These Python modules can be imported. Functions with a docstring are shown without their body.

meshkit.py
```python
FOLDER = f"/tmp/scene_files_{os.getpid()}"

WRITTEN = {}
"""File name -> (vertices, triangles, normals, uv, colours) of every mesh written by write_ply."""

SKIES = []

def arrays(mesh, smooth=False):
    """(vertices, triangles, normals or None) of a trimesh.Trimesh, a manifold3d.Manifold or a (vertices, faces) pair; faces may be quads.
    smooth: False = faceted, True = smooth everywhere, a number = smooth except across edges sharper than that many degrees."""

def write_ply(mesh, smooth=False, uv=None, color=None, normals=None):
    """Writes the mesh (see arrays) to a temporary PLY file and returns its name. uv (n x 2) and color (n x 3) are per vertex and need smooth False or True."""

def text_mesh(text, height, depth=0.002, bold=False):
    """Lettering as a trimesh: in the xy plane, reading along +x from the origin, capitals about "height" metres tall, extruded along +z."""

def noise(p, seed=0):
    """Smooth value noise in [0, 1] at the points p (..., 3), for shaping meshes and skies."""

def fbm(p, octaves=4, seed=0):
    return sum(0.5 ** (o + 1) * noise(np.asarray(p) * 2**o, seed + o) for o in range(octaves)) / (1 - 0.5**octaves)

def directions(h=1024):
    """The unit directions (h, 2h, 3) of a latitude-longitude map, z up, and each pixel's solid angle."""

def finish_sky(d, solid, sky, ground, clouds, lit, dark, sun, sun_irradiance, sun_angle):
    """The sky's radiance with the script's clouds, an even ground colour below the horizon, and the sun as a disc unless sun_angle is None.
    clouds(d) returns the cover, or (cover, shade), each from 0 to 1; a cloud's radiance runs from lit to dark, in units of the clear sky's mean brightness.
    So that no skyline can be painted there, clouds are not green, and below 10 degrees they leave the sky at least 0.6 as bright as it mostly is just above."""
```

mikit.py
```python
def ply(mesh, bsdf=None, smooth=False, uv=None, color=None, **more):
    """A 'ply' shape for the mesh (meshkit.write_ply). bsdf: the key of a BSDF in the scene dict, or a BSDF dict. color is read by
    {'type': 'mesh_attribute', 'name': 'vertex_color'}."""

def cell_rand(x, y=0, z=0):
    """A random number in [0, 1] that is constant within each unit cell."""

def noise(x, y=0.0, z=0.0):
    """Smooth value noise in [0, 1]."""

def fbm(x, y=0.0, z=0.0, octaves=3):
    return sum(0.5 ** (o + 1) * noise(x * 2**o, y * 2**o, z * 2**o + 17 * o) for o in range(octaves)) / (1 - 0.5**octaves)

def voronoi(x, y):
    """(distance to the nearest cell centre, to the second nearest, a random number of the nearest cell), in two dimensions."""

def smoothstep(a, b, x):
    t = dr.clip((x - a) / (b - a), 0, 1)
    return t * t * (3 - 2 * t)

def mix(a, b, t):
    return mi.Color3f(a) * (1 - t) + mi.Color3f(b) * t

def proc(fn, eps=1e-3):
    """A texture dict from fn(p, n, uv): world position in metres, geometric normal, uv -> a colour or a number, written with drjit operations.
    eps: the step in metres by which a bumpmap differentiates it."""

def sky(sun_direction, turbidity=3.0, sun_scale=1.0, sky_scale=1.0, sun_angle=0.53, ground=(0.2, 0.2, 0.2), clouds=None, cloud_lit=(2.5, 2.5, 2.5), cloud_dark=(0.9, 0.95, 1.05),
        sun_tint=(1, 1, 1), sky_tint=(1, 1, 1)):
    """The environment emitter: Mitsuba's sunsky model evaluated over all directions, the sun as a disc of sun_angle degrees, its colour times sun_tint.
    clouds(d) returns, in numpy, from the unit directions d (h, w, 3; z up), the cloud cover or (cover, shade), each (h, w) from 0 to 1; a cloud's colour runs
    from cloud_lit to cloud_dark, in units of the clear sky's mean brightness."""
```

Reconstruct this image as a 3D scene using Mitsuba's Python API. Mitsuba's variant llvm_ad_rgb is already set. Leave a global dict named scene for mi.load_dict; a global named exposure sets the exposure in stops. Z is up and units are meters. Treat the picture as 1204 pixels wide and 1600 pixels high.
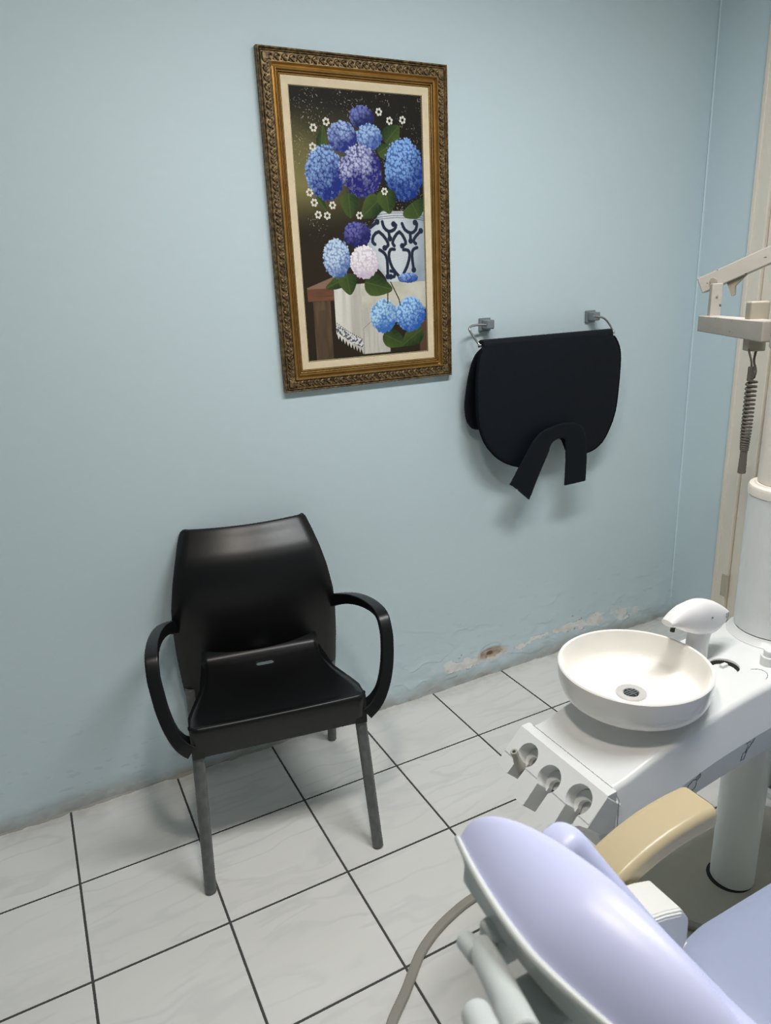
import math, random
import numpy as np
import trimesh
import manifold3d as m3
import mitsuba as mi
import drjit as dr
import mikit, meshkit
from mikit import proc, noise, fbm, voronoi, cell_rand, smoothstep, mix
from shapely.geometry import Polygon, Point, box as sbox, LineString
from shapely.ops import unary_union

T = mi.ScalarTransform4f
random.seed(7)
rng = np.random.default_rng(7)
scene, labels = {}, {}

# ------------------------------------------------------------------ camera
CAM = np.array([0.09879, -1.80822, 1.54158])
FWD = np.array([0.425703, 0.852820, -0.302449])
UP = np.array([0.0, 0.0, 1.0])
ROT = (1.8271129824, -0.4756741823, 0.2857251867)      # the photograph's camera rotation
from scipy.spatial.transform import Rotation
RM = Rotation.from_rotvec(ROT).as_matrix()
scene['camera'] = {
    'type': 'thinlens', 'fov_axis': 'x', 'fov': 2 * math.degrees(math.atan(602 / 1104.742)),
    'aperture_radius': 0.0016, 'focus_distance': 2.15, 'near_clip': 0.05, 'far_clip': 50.0,
    'to_world': T().look_at(origin=CAM.tolist(), target=(CAM + RM[2]).tolist(), up=(-RM[1]).tolist()),
}
exposure = 1.5

# ------------------------------------------------------------------ lights (ceiling tubes stand at these places, see ceiling_lamp below)
PANEL_AT, PANEL_SIZE, PANEL_RADIANCE = (1.35, -1.02, 2.66), (0.90, 0.26), (15.2, 15.6, 15.7)
GLOBE_AT, GLOBE_RADIUS, GLOBE_RADIANCE = (0.40, -1.10, 2.690), 0.11, (46.0, 41.5, 37.0)

# ------------------------------------------------------------------ helpers
def numbered(name):
    """NAME or NAME_001, NAME_002 ... if it is taken."""
    if not any(k == name or k.startswith(name + '__') for k in list(scene) + list(labels)):
        return name
    i = 1
    while any(k == f'{name}_{i:03d}' or k.startswith(f'{name}_{i:03d}__') for k in list(scene) + list(labels)):
        i += 1
    return f'{name}_{i:03d}'

counts = {}
def part(parent, name, mesh, bsdf, smooth=False, label=None, kind=None, to_world=None, **kw):
    base = f'{parent}__{name}' if parent else name
    n = counts.get(base, 0)
    counts[base] = n + 1
    key = base if n == 0 else f'{base}_{n:03d}'
    d = dict(mesh) if isinstance(mesh, dict) else mikit.ply(mesh, bsdf, smooth=smooth, **kw)
    if to_world is not None:
        d['to_world'] = to_world
    scene[key] = d
    if label or kind:
        labels[key] = {}
        if label: labels[key]['label'] = label
        if kind: labels[key]['kind'] = kind
    return key

def thing(name, label, cat, group=None):
    labels[name] = {'label': label, 'category': cat}
    if group: labels[name]['group'] = group
    return name

def struct(name, mesh=None, bsdf=None, smooth=False, label=None, **kw):
    if mesh is not None:
        scene[name] = mikit.ply(mesh, bsdf, smooth=smooth, **kw)
    labels[name] = {'kind': 'structure'}
    if label: labels[name]['label'] = label
    return name

def tm(m):
    if hasattr(m, 'to_mesh'):
        q = m.to_mesh()
        return trimesh.Trimesh(np.array(q.vert_properties[:, :3]), np.array(q.tri_verts), process=False)
    return m

def man(mesh):
    mesh = trimesh.Trimesh(mesh.vertices, mesh.faces, process=True)
    return m3.Manifold(m3.Mesh(np.asarray(mesh.vertices, np.float32), np.asarray(mesh.faces, np.uint32)))

def box(x0, x1, y0, y1, z0, z1):
    m = trimesh.creation.box((x1 - x0, y1 - y0, z1 - z0))
    m.apply_translation(((x0 + x1) / 2, (y0 + y1) / 2, (z0 + z1) / 2))
    return m

def rbox(x0, x1, y0, y1, z0, z1, r=0.004, seg=12):
    s = m3.Manifold.sphere(r, seg)
    return tm(m3.Manifold.batch_hull([s.translate((x, y, z)) for x in (x0 + r, x1 - r) for y in (y0 + r, y1 - r) for z in (z0 + r, z1 - r)]))

def lathe(profile, seg=64, center=(0, 0, 0)):
    """profile: (r, z) from the axis round to the axis again."""
    m = trimesh.creation.revolve(np.array(profile, float), sections=seg)
    m.apply_translation(center)
    m.fix_normals()
    return m

def cyl(p0, p1, r, seg=32, r1=None):
    p0, p1 = np.array(p0, float), np.array(p1, float)
    L = np.linalg.norm(p1 - p0)
    r1 = r if r1 is None else r1
    b = min(0.12 * r, 0.003)
    m = trimesh.creation.revolve(np.array([(0, 0), (r - b, 0), (r, b), (r1, L - b), (r1 - b, L), (0, L)]), sections=seg)
    M = trimesh.geometry.align_vectors([0, 0, 1], (p1 - p0) / L)
    M[:3, 3] = p0
    m.apply_transform(M)
    m.fix_normals()
    return m

def grid_faces(n, m, closed_v=False):
    i, j = np.meshgrid(np.arange(n - 1), np.arange(m if closed_v else m - 1), indexing='ij')
    j2 = (j + 1) % m
    return np.stack([i * m + j, i * m + j2, (i + 1) * m + j2, (i + 1) * m + j], -1).reshape(-1, 4)

def quads_to_tris(q):
    return np.vstack([q[:, [0, 1, 2]], q[:, [0, 2, 3]]])

def loft(rings):
    """rings: (n, m, 3) closed sections; capped by fans; a closed solid."""
    R = np.asarray(rings, float)
    n, m, _ = R.shape
    v = np.vstack([R.reshape(-1, 3), R[0].mean(0), R[-1].mean(0)])
    f = [quads_to_tris(grid_faces(n, m, True))]
    k = np.arange(m)
    f.append(np.stack([np.full(m, n * m), (k + 1) % m, k], 1))
    f.append(np.stack([np.full(m, n * m + 1), (n - 1) * m + k, (n - 1) * m + (k + 1) % m], 1))
    t = trimesh.Trimesh(v, np.vstack(f), process=False)
    t.fix_normals()
    return t

def catmull(P, n=8):
    P = np.asarray(P, float)
    Q = np.vstack([2 * P[0] - P[1], P, 2 * P[-1] - P[-2]])
    out = []
    for i in range(1, len(Q) - 2):
        p0, p1, p2, p3 = Q[i - 1:i + 3]
        for t in np.linspace(0, 1, n, endpoint=False):
            out.append(0.5 * (2 * p1 + (p2 - p0) * t + (2 * p0 - 5 * p1 + 4 * p2 - p3) * t * t + (3 * p1 - p0 - 3 * p2 + p3) * t ** 3))
    out.append(P[-1])
    return np.array(out)

def sweep(path, section, side, scale=None):
    """section (m, 2) in (side, normal) axes along the path; side: a vector that the section's first axis keeps near."""
    P = np.asarray(path, float)
    t = np.gradient(P, axis=0)
    t /= np.linalg.norm(t, axis=1, keepdims=True)
    s = np.broadcast_to(np.asarray(side, float), P.shape)
    s = s - (s * t).sum(1, keepdims=True) * t
    s /= np.linalg.norm(s, axis=1, keepdims=True)
    nrm = np.cross(t, s)
    S = np.asarray(section, float)
    sc = np.ones(len(P)) if scale is None else np.asarray(scale)
    return loft(P[:, None] + sc[:, None, None] * (S[None, :, :1] * s[:, None] + S[None, :, 1:] * nrm[:, None]))

def circle(r, n=16):
    a = np.arange(n) * 2 * np.pi / n
    return np.stack([r * np.cos(a), r * np.sin(a)], 1)

def rrect(w, h, r, n=4):
    pts = []
    for cx, cy, a0 in ((w / 2 - r, h / 2 - r, 0), (-w / 2 + r, h / 2 - r, 90), (-w / 2 + r, -h / 2 + r, 180), (w / 2 - r, -h / 2 + r, 270)):
        for a in np.radians(np.linspace(a0, a0 + 90, n + 1)):
            pts.append((cx + r * math.cos(a), cy + r * math.sin(a)))
    return np.array(pts)

def tube(path, r, n=14):
    P = np.asarray(path, float)
    t = np.gradient(P, axis=0)
    t /= np.linalg.norm(t, axis=1, keepdims=True)
    a = np.cross(t[0], [0.31, 0.2, 0.93]); a /= np.linalg.norm(a)
    rings, c = [], circle(1, n)
    rr = np.broadcast_to(r, (len(P),))
    for i in range(len(P)):
        a = a - (a @ t[i]) * t[i]; a /= np.linalg.norm(a)
        b = np.cross(t[i], a)
        rings.append(P[i] + rr[i] * (c[:, :1] * a + c[:, 1:] * b))
    return loft(rings)

def slab(G, thick):
    """A closed shell from the grid of points G (n, m, 3): the front is G, the back lies thick metres behind its normals."""
    G = np.asarray(G, float)
    du, dv = np.gradient(G, axis=0), np.gradient(G, axis=1)
    N = np.cross(du, dv)
    N /= np.linalg.norm(N, axis=2, keepdims=True)
    n, m, _ = G.shape
    B = G - N * thick
    v = np.vstack([G.reshape(-1, 3), B.reshape(-1, 3)])
    q = grid_faces(n, m)
    k = n * m
    edge = [i * m for i in range(n)] + [(n - 1) * m + j for j in range(1, m)] + [i * m + m - 1 for i in range(n - 2, -1, -1)] + [j for j in range(m - 2, 0, -1)]
    e = np.array(edge)
    e2 = np.roll(e, -1)
    f = np.vstack([quads_to_tris(q), quads_to_tris(q[:, ::-1] + k), quads_to_tris(np.stack([e, e2, e2 + k, e + k], 1))])
    t = trimesh.Trimesh(v, f, process=False)
    t.fix_normals()
    return t

def extrude(poly, h, bevel=0.0, steps=3):
    """Extrude a shapely polygon along z with a rounded top edge."""
    parts = []
    geoms = getattr(poly, 'geoms', [poly])
    for g in geoms:
        if bevel <= 0:
            parts.append(man(trimesh.creation.extrude_polygon(g, h, engine='earcut')))
            continue
        for k in range(steps + 1):
            a = math.pi / 2 * k / steps
            ins, hh = bevel * (1 - math.cos(a)), h - bevel * (1 - math.sin(a))
            gg = g.buffer(-ins, join_style=1) if ins > 1e-9 else g
            for s in getattr(gg, 'geoms', [gg]):
                if not s.is_empty:
                    parts.append(man(trimesh.creation.extrude_polygon(s, hh, engine='earcut')))
    return tm(m3.Manifold.batch_boolean(parts, m3.OpType.Add)) if len(parts) > 1 else tm(parts[0])

def place(mesh, M):
    m = mesh.copy()
    m.apply_transform(M)
    return m

def frame(o, x, y, z):
    M = np.eye(4)
    M[:3, 0], M[:3, 1], M[:3, 2], M[:3, 3] = x, y, z, o
    return M

def cat(*ms):
    return trimesh.util.concatenate([tm(m) for m in ms])

# ------------------------------------------------------------------ materials
def mat(key, color, rough=0.5, **kw):
    col = color if isinstance(color, dict) else {'type': 'rgb', 'value': list(color)}
    scene[key] = {'type': 'twosided', 'b': {'type': 'principled', 'base_color': col, 'roughness': rough, **kw}}
    return key

WALL_BLUE = (0.470, 0.600, 0.645)
WY = 0.335          # the long wall's face
WX = 2.655          # the right wall's face

def wall_color(p, n, uv):
    x, z = p.x, p.z
    big = fbm(x * 0.8 + 3, p.y * 0.8, z * 0.8 + 5)
    c = mix((0.522, 0.620, 0.657), (0.550, 0.655, 0.699), big)
    fine = fbm(x * 60, p.y * 60, z * 60)
    c = c * (0.985 + 0.03 * fine)
    # damp band and dirt along the foot of the wall
    edge = 0.030 + 0.075 * fbm(x * 6, p.y * 6, 2.0)
    d = 1 - smoothstep(0.0, edge, z)
    streak = fbm(x * 22, p.y * 22 + 1, z * 30)
    c = mix(c, (0.30, 0.285, 0.255), d * (0.30 + 0.75 * streak))
    # thin scratches and flakes low down
    sc = smoothstep(0.69, 0.75, fbm(x * 24 + z * 2, p.y * 9, z * 44)) * (1 - smoothstep(0.10, 0.42, z))
    c = mix(c, (0.66, 0.72, 0.73), sc * 0.15)
    sc2 = smoothstep(0.73, 0.76, fbm(x * 26 + 40 + z * 3, p.y * 9, z * 50)) * (1 - smoothstep(0.05, 0.5, z))
    c = mix(c, (0.26, 0.31, 0.33), sc2 * 0.16)
    # peeled paint: plaster white with a few spots down to the mortar
    inr = smoothstep(1.30, 1.42, x) * (1 - smoothstep(2.40, 2.48, x)) * smoothstep(0.30, 0.32, p.y)
    line = 0.088 + 0.012 * dr.sin(x * 7)
    w = 0.046 * (fbm(x * 11 + 7, 0.0, 3.0) - 0.12) + 0.060 * (fbm(x * 40, 1.0, z * 40) - 0.5)
    pe = smoothstep(-0.003, 0.003, w - dr.abs(z - line)) * inr * smoothstep(0.27, 0.35, fbm(x * 16 + 11, 2.0, z * 12))
    c = mix(c, mix((0.74, 0.735, 0.72), (0.62, 0.59, 0.56), smoothstep(0.45, 0.8, fbm(x * 28, 4.0, z * 28))), pe)
    rimp = (1 - smoothstep(0.0, 0.0035, dr.abs(w - dr.abs(z - line)))) * inr * smoothstep(0.40, 0.6, fbm(x * 40, 8.0, z * 40)) * smoothstep(0.42, 0.50, fbm(x * 16 + 11, 2.0, z * 12))
    c = mix(c, (0.22, 0.24, 0.25), rimp * 0.8)
    ex, ez = (x - 1.622) / 0.072, (z - 0.090) / 0.026
    q = dr.sqrt(ex * ex + ez * ez) + 0.5 * (fbm(x * 50, 7.0, z * 50) - 0.5)
    c = mix(c, (0.60, 0.56, 0.52), 1 - smoothstep(1.0, 1.15, q))
    c = mix(c, mix((0.30, 0.22, 0.15), (0.52, 0.45, 0.38), noise(x * 90, 2.0, z * 90)), 1 - smoothstep(0.68, 0.86, q))
    ex, ez = (x - 1.617) / 0.020, (z - 0.088) / 0.012
    q2 = dr.sqrt(ex * ex + ez * ez) + 0.5 * (fbm(x * 90, 7.0, z * 90) - 0.5)
    c = mix(c, (0.16, 0.10, 0.06), 1 - smoothstep(0.6, 1.0, q2))
    # the faint pale line where the two walls meet
    return c

def wall_bump(p, n, uv):
    x, z = p.x, p.z
    low = (1 - smoothstep(0.05, 0.55, z)) * (0.22 + 0.78 * smoothstep(0.7, 1.5, x))
    h = 0.0006 * fbm(x * 35, p.y * 35, z * 35) + 0.0048 * low * fbm(x * 20, p.y * 20, z * 24)
    ridge = dr.abs(fbm(x * 8, p.y * 8, z * 10) - 0.5)
    return h + 0.0025 * low * (1 - smoothstep(0.0, 0.03, ridge))

scene['wall_paint'] = {'type': 'twosided', 'b': {'type': 'bumpmap', 'arbitrary': proc(wall_bump, 0.002), 'scale': 1.0,
                       'b': {'type': 'principled', 'base_color': proc(wall_color), 'roughness': 0.62, 'specular': 0.35}}}

def tile_color(p, n, uv):
    tx, ty = dr.floor(p.x / 0.333), dr.floor((p.y - 0.0) / 0.333)
    r1, r2, r3 = cell_rand(tx, ty, 1), cell_rand(tx, ty, 2), cell_rand(tx, ty, 3)
    x, y = p.x + r1 * 37, p.y + r2 * 53
    warp = fbm(x * 5, y * 9, 1.0) - 0.5
    v = dr.abs(fbm(x * 4.5 + 0.5 * warp, y * 21 + 1.6 * warp, 4.0) - 0.5)
    vein = (1 - smoothstep(0.0, 0.11, v)) * fbm(x * 4, y * 4, 9.0)
    cloud = fbm(x * 4, y * 12, 6.0)
    c = mix((0.685, 0.670, 0.638), (0.745, 0.728, 0.698), cloud)
    c = c * (0.975 + 0.05 * r3)
    c = mix(c, (0.50, 0.51, 0.50), vein * 0.42)
    dirt = smoothstep(0.22, 0.335, p.y) * fbm(x * 30, y * 30, 3.0)
    return mix(c, (0.40, 0.37, 0.33), dirt * 0.7)

scene['tile_glaze'] = {'type': 'twosided', 'b': {'type': 'principled', 'base_color': proc(tile_color), 'roughness': 0.30, 'specular': 0.45}}
mat('grout', (0.062, 0.060, 0.056), 0.9)
mat('joint_filler', (0.60, 0.70, 0.73), 0.6)
mat('ceiling_white', (0.52, 0.52, 0.50), 0.8)
mat('wall_shade', (0.32, 0.37, 0.385), 0.8)
mat('mortar', (0.36, 0.345, 0.31), 0.95)
mat('black_plastic', (0.0035, 0.0035, 0.0040), 0.34, specular=0.42)

def leg_color(p, n, uv):
    return mix((0.075, 0.078, 0.078), (0.17, 0.175, 0.172), fbm(p.x * 70, p.y * 70, p.z * 45))
scene['leg_metal'] = {'type': 'twosided', 'b': {'type': 'principled', 'base_color': proc(leg_color), 'roughness': 0.42, 'metallic': 0.35}}
mat('foot_rubber', (0.05, 0.05, 0.05), 0.7)

def gold_color(p, n, uv):
    f = fbm(p.x * 30, p.y * 30, p.z * 30)
    return mix((0.40, 0.255, 0.090), (0.46, 0.300, 0.115), smoothstep(0.25, 0.75, f))
scene['gilt'] = {'type': 'twosided', 'b': {'type': 'principled', 'base_color': proc(gold_color), 'roughness': 0.36, 'metallic': 0.75}}
def gold_dark(p, n, uv):
    f = fbm(p.x * 120, p.y * 120, p.z * 120)
    return mix((0.075, 0.046, 0.020), (0.27, 0.180, 0.080), smoothstep(0.3, 0.8, f))
scene['gilt_aged'] = {'type': 'twosided', 'b': {'type': 'principled', 'base_color': proc(gold_dark), 'roughness': 0.50, 'metallic': 0.5}}
def liner_color(p, n, uv):
    return mix((0.60, 0.49, 0.32), (0.68, 0.57, 0.39), fbm(p.x * 40, p.y * 40, p.z * 40))
scene['liner_cream'] = {'type': 'twosided', 'b': {'type': 'principled', 'base_color': proc(liner_color), 'roughness': 0.7}}
mat('liner_lip', (0.30, 0.25, 0.15), 0.5)

mat('apron_vinyl', (0.0040, 0.0062, 0.0105), 0.62, specular=0.2)
mat('apron_piping', (0.003, 0.0045, 0.0075), 0.8, specular=0.1)
mat('thread_white', (0.6, 0.6, 0.58), 0.8)
mat('chrome', (0.55, 0.56, 0.57), 0.18, metallic=1.0)
mat('mount_plastic', (0.17, 0.19, 0.205), 0.22, specular=0.6)

mat('unit_white', (0.70, 0.70, 0.688), 0.32, specular=0.5)
mat('unit_cover', (0.62, 0.62, 0.615), 0.42)
mat('ceramic', (0.80, 0.768, 0.715), 0.10, specular=0.6, clearcoat=0.4)
mat('pole_white', (0.70, 0.715, 0.70), 0.34)
mat('pole_cream', (0.76, 0.70, 0.62), 0.38)
mat('faucet_plastic', (0.77, 0.74, 0.73), 0.28, specular=0.5)
mat('dark_mark', (0.16, 0.16, 0.165), 0.7)
mat('seam_grey', (0.22, 0.21, 0.205), 0.7)
mat('dark_hole', (0.030, 0.028, 0.026), 0.8)
mat('clear_cup_ring', (0.52, 0.50, 0.48), 0.25)
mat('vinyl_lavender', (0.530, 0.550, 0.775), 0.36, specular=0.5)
mat('vinyl_lavender_shaded', (0.315, 0.350, 0.490), 0.42, specular=0.4)  # the lavender vinyl made darker and bluer, shade on the seat put into colour
mat('shell_grey', (0.55, 0.57, 0.55), 0.35)
mat('mech_grey', (0.50, 0.535, 0.525), 0.40)
mat('mech_dark', (0.10, 0.125, 0.13), 0.5)
mat('armrest_tan', (0.510, 0.415, 0.255), 0.30, specular=0.5)
mat('mount_white', (0.74, 0.73, 0.69), 0.35)
def plate_color(p, n, uv):
    return mix((0.40, 0.375, 0.305), (0.46, 0.43, 0.36), fbm(p.x * 12, p.y * 12, 3.0))
scene['plate_beige'] = {'type': 'twosided', 'b': {'type': 'principled', 'base_color': proc(plate_color), 'roughness': 0.45}}
mat('hose_grey', (0.285, 0.262, 0.225), 0.45)
mat('probe_grey', (0.34, 0.33, 0.28), 0.4)
mat('pipe_dark', (0.085, 0.085, 0.085), 0.4)

def beam_color(p, n, uv):
    c = mix((0.385, 0.350, 0.305), (0.44, 0.40, 0.355), fbm(p.x * 14, p.y * 14, p.z * 60))
    chip = smoothstep(0.775, 0.785, fbm(p.x * 55 + 3, p.y * 55, p.z * 75))
    return mix(c, (0.10, 0.085, 0.08), chip)
scene['beam_paint'] = {'type': 'twosided', 'b': {'type': 'principled', 'base_color': proc(beam_color), 'roughness': 0.5}}
mat('bolt_brown', (0.30, 0.26, 0.20), 0.5)
mat('box_tan', (0.36, 0.32, 0.25), 0.5)
mat('cord_brown', (0.135, 0.118, 0.100), 0.55)
def door_color(p, n, uv):
    return mix((0.68, 0.615, 0.525), (0.74, 0.675, 0.585), fbm(p.x * 10, p.y * 30, p.z * 4))
scene['door_cream'] = {'type': 'twosided', 'b': {'type': 'principled', 'base_color': proc(door_color), 'roughness': 0.45}}
mat('hinge_steel', (0.46, 0.40, 0.31), 0.5)
mat('sill_dark', (0.085, 0.072, 0.060), 0.6)
mat('crate_white', (0.72, 0.72, 0.70), 0.5)
mat('cable_black', (0.02, 0.02, 0.02), 0.5)
mat('cable_brown', (0.10, 0.05, 0.035), 0.5)
mat('rag_grey', (0.22, 0.20, 0.19), 0.9)
mat('lamp_body', (0.75, 0.75, 0.74), 0.5)

# ================================================================== the room
X0, X1, Y0, Z1 = -1.75, WX, -3.10, 2.75

# the long wall: a mesh with the uneven plaster of its foot
def long_wall():
    xs = np.arange(X0, X1 + 1e-6, 0.0125); xs[-1] = X1
    zs = np.concatenate([np.arange(-0.02, 0.30, 0.0065), np.arange(0.30, 0.9, 0.03), np.linspace(0.9, Z1, 30)])
    X, Z = np.meshgrid(xs, zs, indexing='ij')
    P = np.stack([X, 0 * X, Z], -1)
    low = np.clip(1 - Z / 0.28, 0, 1) ** 1.5
    low2 = np.clip(1 - Z / 0.95, 0, 1)
    amp = 0.15 + 0.85 * np.clip((X - 0.7) / 0.8, 0, 1)
    d = 0.016 * low * amp * (meshkit.fbm(P * 9, 4, 3)) + 0.012 * np.clip(1 - Z / 0.22, 0, 1) * amp * (meshkit.fbm(P * 26, 3, 12) - 0.3) + 0.012 * low2 * amp * (meshkit.fbm(P * 5.0, 3, 8) - 0.3)
    foot = 0.010 * np.clip(1 - Z / 0.035, 0, 1) * meshkit.fbm(P * 14, 3, 5)
    # the hole down to the mortar
    q = np.hypot((X - 1.622) / 0.066, (Z - 0.09) / 0.024)
    d = d + foot - 0.007 * np.clip(1.15 - q, 0, 0.35) / 0.35
    G = np.stack([X, WY - d, Z], -1)
    return slab(G[:, ::-1], -0.12) if False else G
G = long_wall()
n_, m_, _ = G.shape
struct('wall_back', trimesh.Trimesh(G.reshape(-1, 3), quads_to_tris(grid_faces(n_, m_)), process=False), 'wall_paint', smooth=True,
       label='pale blue plastered wall with peeling paint along its foot')
struct('wall_right', label='narrow pale blue wall between the corner and the cream door')
part('wall_right', 'pier', box(WX, WX + 0.14, 0.115, WY + 0.10, -0.02, Z1), 'wall_paint')
part('wall_right', 'header', box(WX, WX + 0.14, -0.92, 0.115, 2.47, Z1), 'wall_paint')
part('wall_right', 'far_pier', box(WX, WX + 0.14, Y0, -0.92, -0.02, Z1), 'wall_paint')
struct('wall_left', box(X0 - 0.1, X0, Y0, WY + 0.1, -0.02, Z1), 'wall_shade')
struct('wall_front', box(X0 - 0.1, X1 + 0.14, Y0 - 0.1, Y0, -0.02, Z1), 'wall_shade')
struct('ceiling', box(X0 - 0.1, X1 + 0.14, Y0 - 0.1, WY + 0.1, Z1, Z1 + 0.08), 'ceiling_white')
# the filled corner joint, a thin raised bead of filler from top to bottom
zz = np.linspace(0.02, 2.73, 60)
part('wall_back', 'corner_bead', tube(np.stack([WX - 0.001 + 0 * zz, WY - 0.0045 + 0 * zz, zz], 1), 0.0042, 8), 'joint_filler', smooth=True)

# the floor: dark joints with every tile a piece of its own
struct('floor', box(X0 - 0.1, X1 + 0.14, Y0 - 0.1, WY + 0.1, -0.06, -0.0012), 'grout', label='floor of pale marbled square tiles with dark joints')
TS, GAP = 0.333, 0.0062
def tile_mesh(w, h):
    c = 0.0010
    b = np.array([(-w / 2, -h / 2), (w / 2, -h / 2), (w / 2, h / 2), (-w / 2, h / 2)])
    t = b - np.sign(b) * c
    v = np.vstack([np.c_[b, np.full(4, -0.008)], np.c_[b, np.full(4, -c)], np.c_[t, np.zeros(4)]])
    f = []
    for a in (0, 4):
        for k in range(4):
            k2 = (k + 1) % 4
            f += [(a + k, a + k2, a + 4 + k2), (a + k, a + 4 + k2, a + 4 + k)]
    f += [(8, 9, 10), (8, 10, 11), (0, 2, 1), (0, 3, 2)]
    return trimesh.Trimesh(v, f, process=False)
tile_cache = {}
for i in range(-6, 8):
    for j in range(-10, 2):
        x0, x1 = max(i * TS, X0), min((i + 1) * TS, X1)
        y0, y1 = max((j - 1) * TS, Y0), min(j * TS, WY)
        if x1 - x0 < 0.02 or y1 - y0 < 0.02: continue
        w, h = round(x1 - x0 - GAP, 4), round(y1 - y0 - GAP, 4)
        if (w, h) not in tile_cache: tile_cache[(w, h)] = mikit.ply(tile_mesh(w, h), 'tile_glaze')
        lift = float(rng.uniform(-0.0003, 0.0003))
        part('floor', 'tile', tile_cache[(w, h)], None, to_world=T().translate([(x0 + x1) / 2, (y0 + y1) / 2, lift]))

# ragged mortar in the joint between the wall and the tiles
def fillet():
    xs = np.arange(X0 + 0.01, WX - 0.005, 0.008)
    a = meshkit.fbm(np.stack([xs * 17, 0 * xs, 0 * xs], 1), 4, 2)
    b = meshkit.fbm(np.stack([xs * 40, 0 * xs + 4, 0 * xs], 1), 3, 6)
    r = 0.003 + 0.022 * np.clip(a - 0.38, 0, 1) + 0.006 * b
    h = 0.004 + 0.016 * np.clip(a - 0.32, 0, 1)
    rings = []
    for x, rr, hh in zip(xs, r, h):
        rings.append([(x, WY + 0.01, -0.004), (x, WY + 0.01, hh), (x, WY - 0.4 * rr - 0.004, 0.5 * hh), (x, WY - rr - 0.004, 0.0012), (x, WY - rr - 0.006, -0.004)])
    return loft(rings)
struct('trim_1', fillet(), 'mortar', smooth=40, label='ragged grey mortar line between wall and floor tiles')

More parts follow.
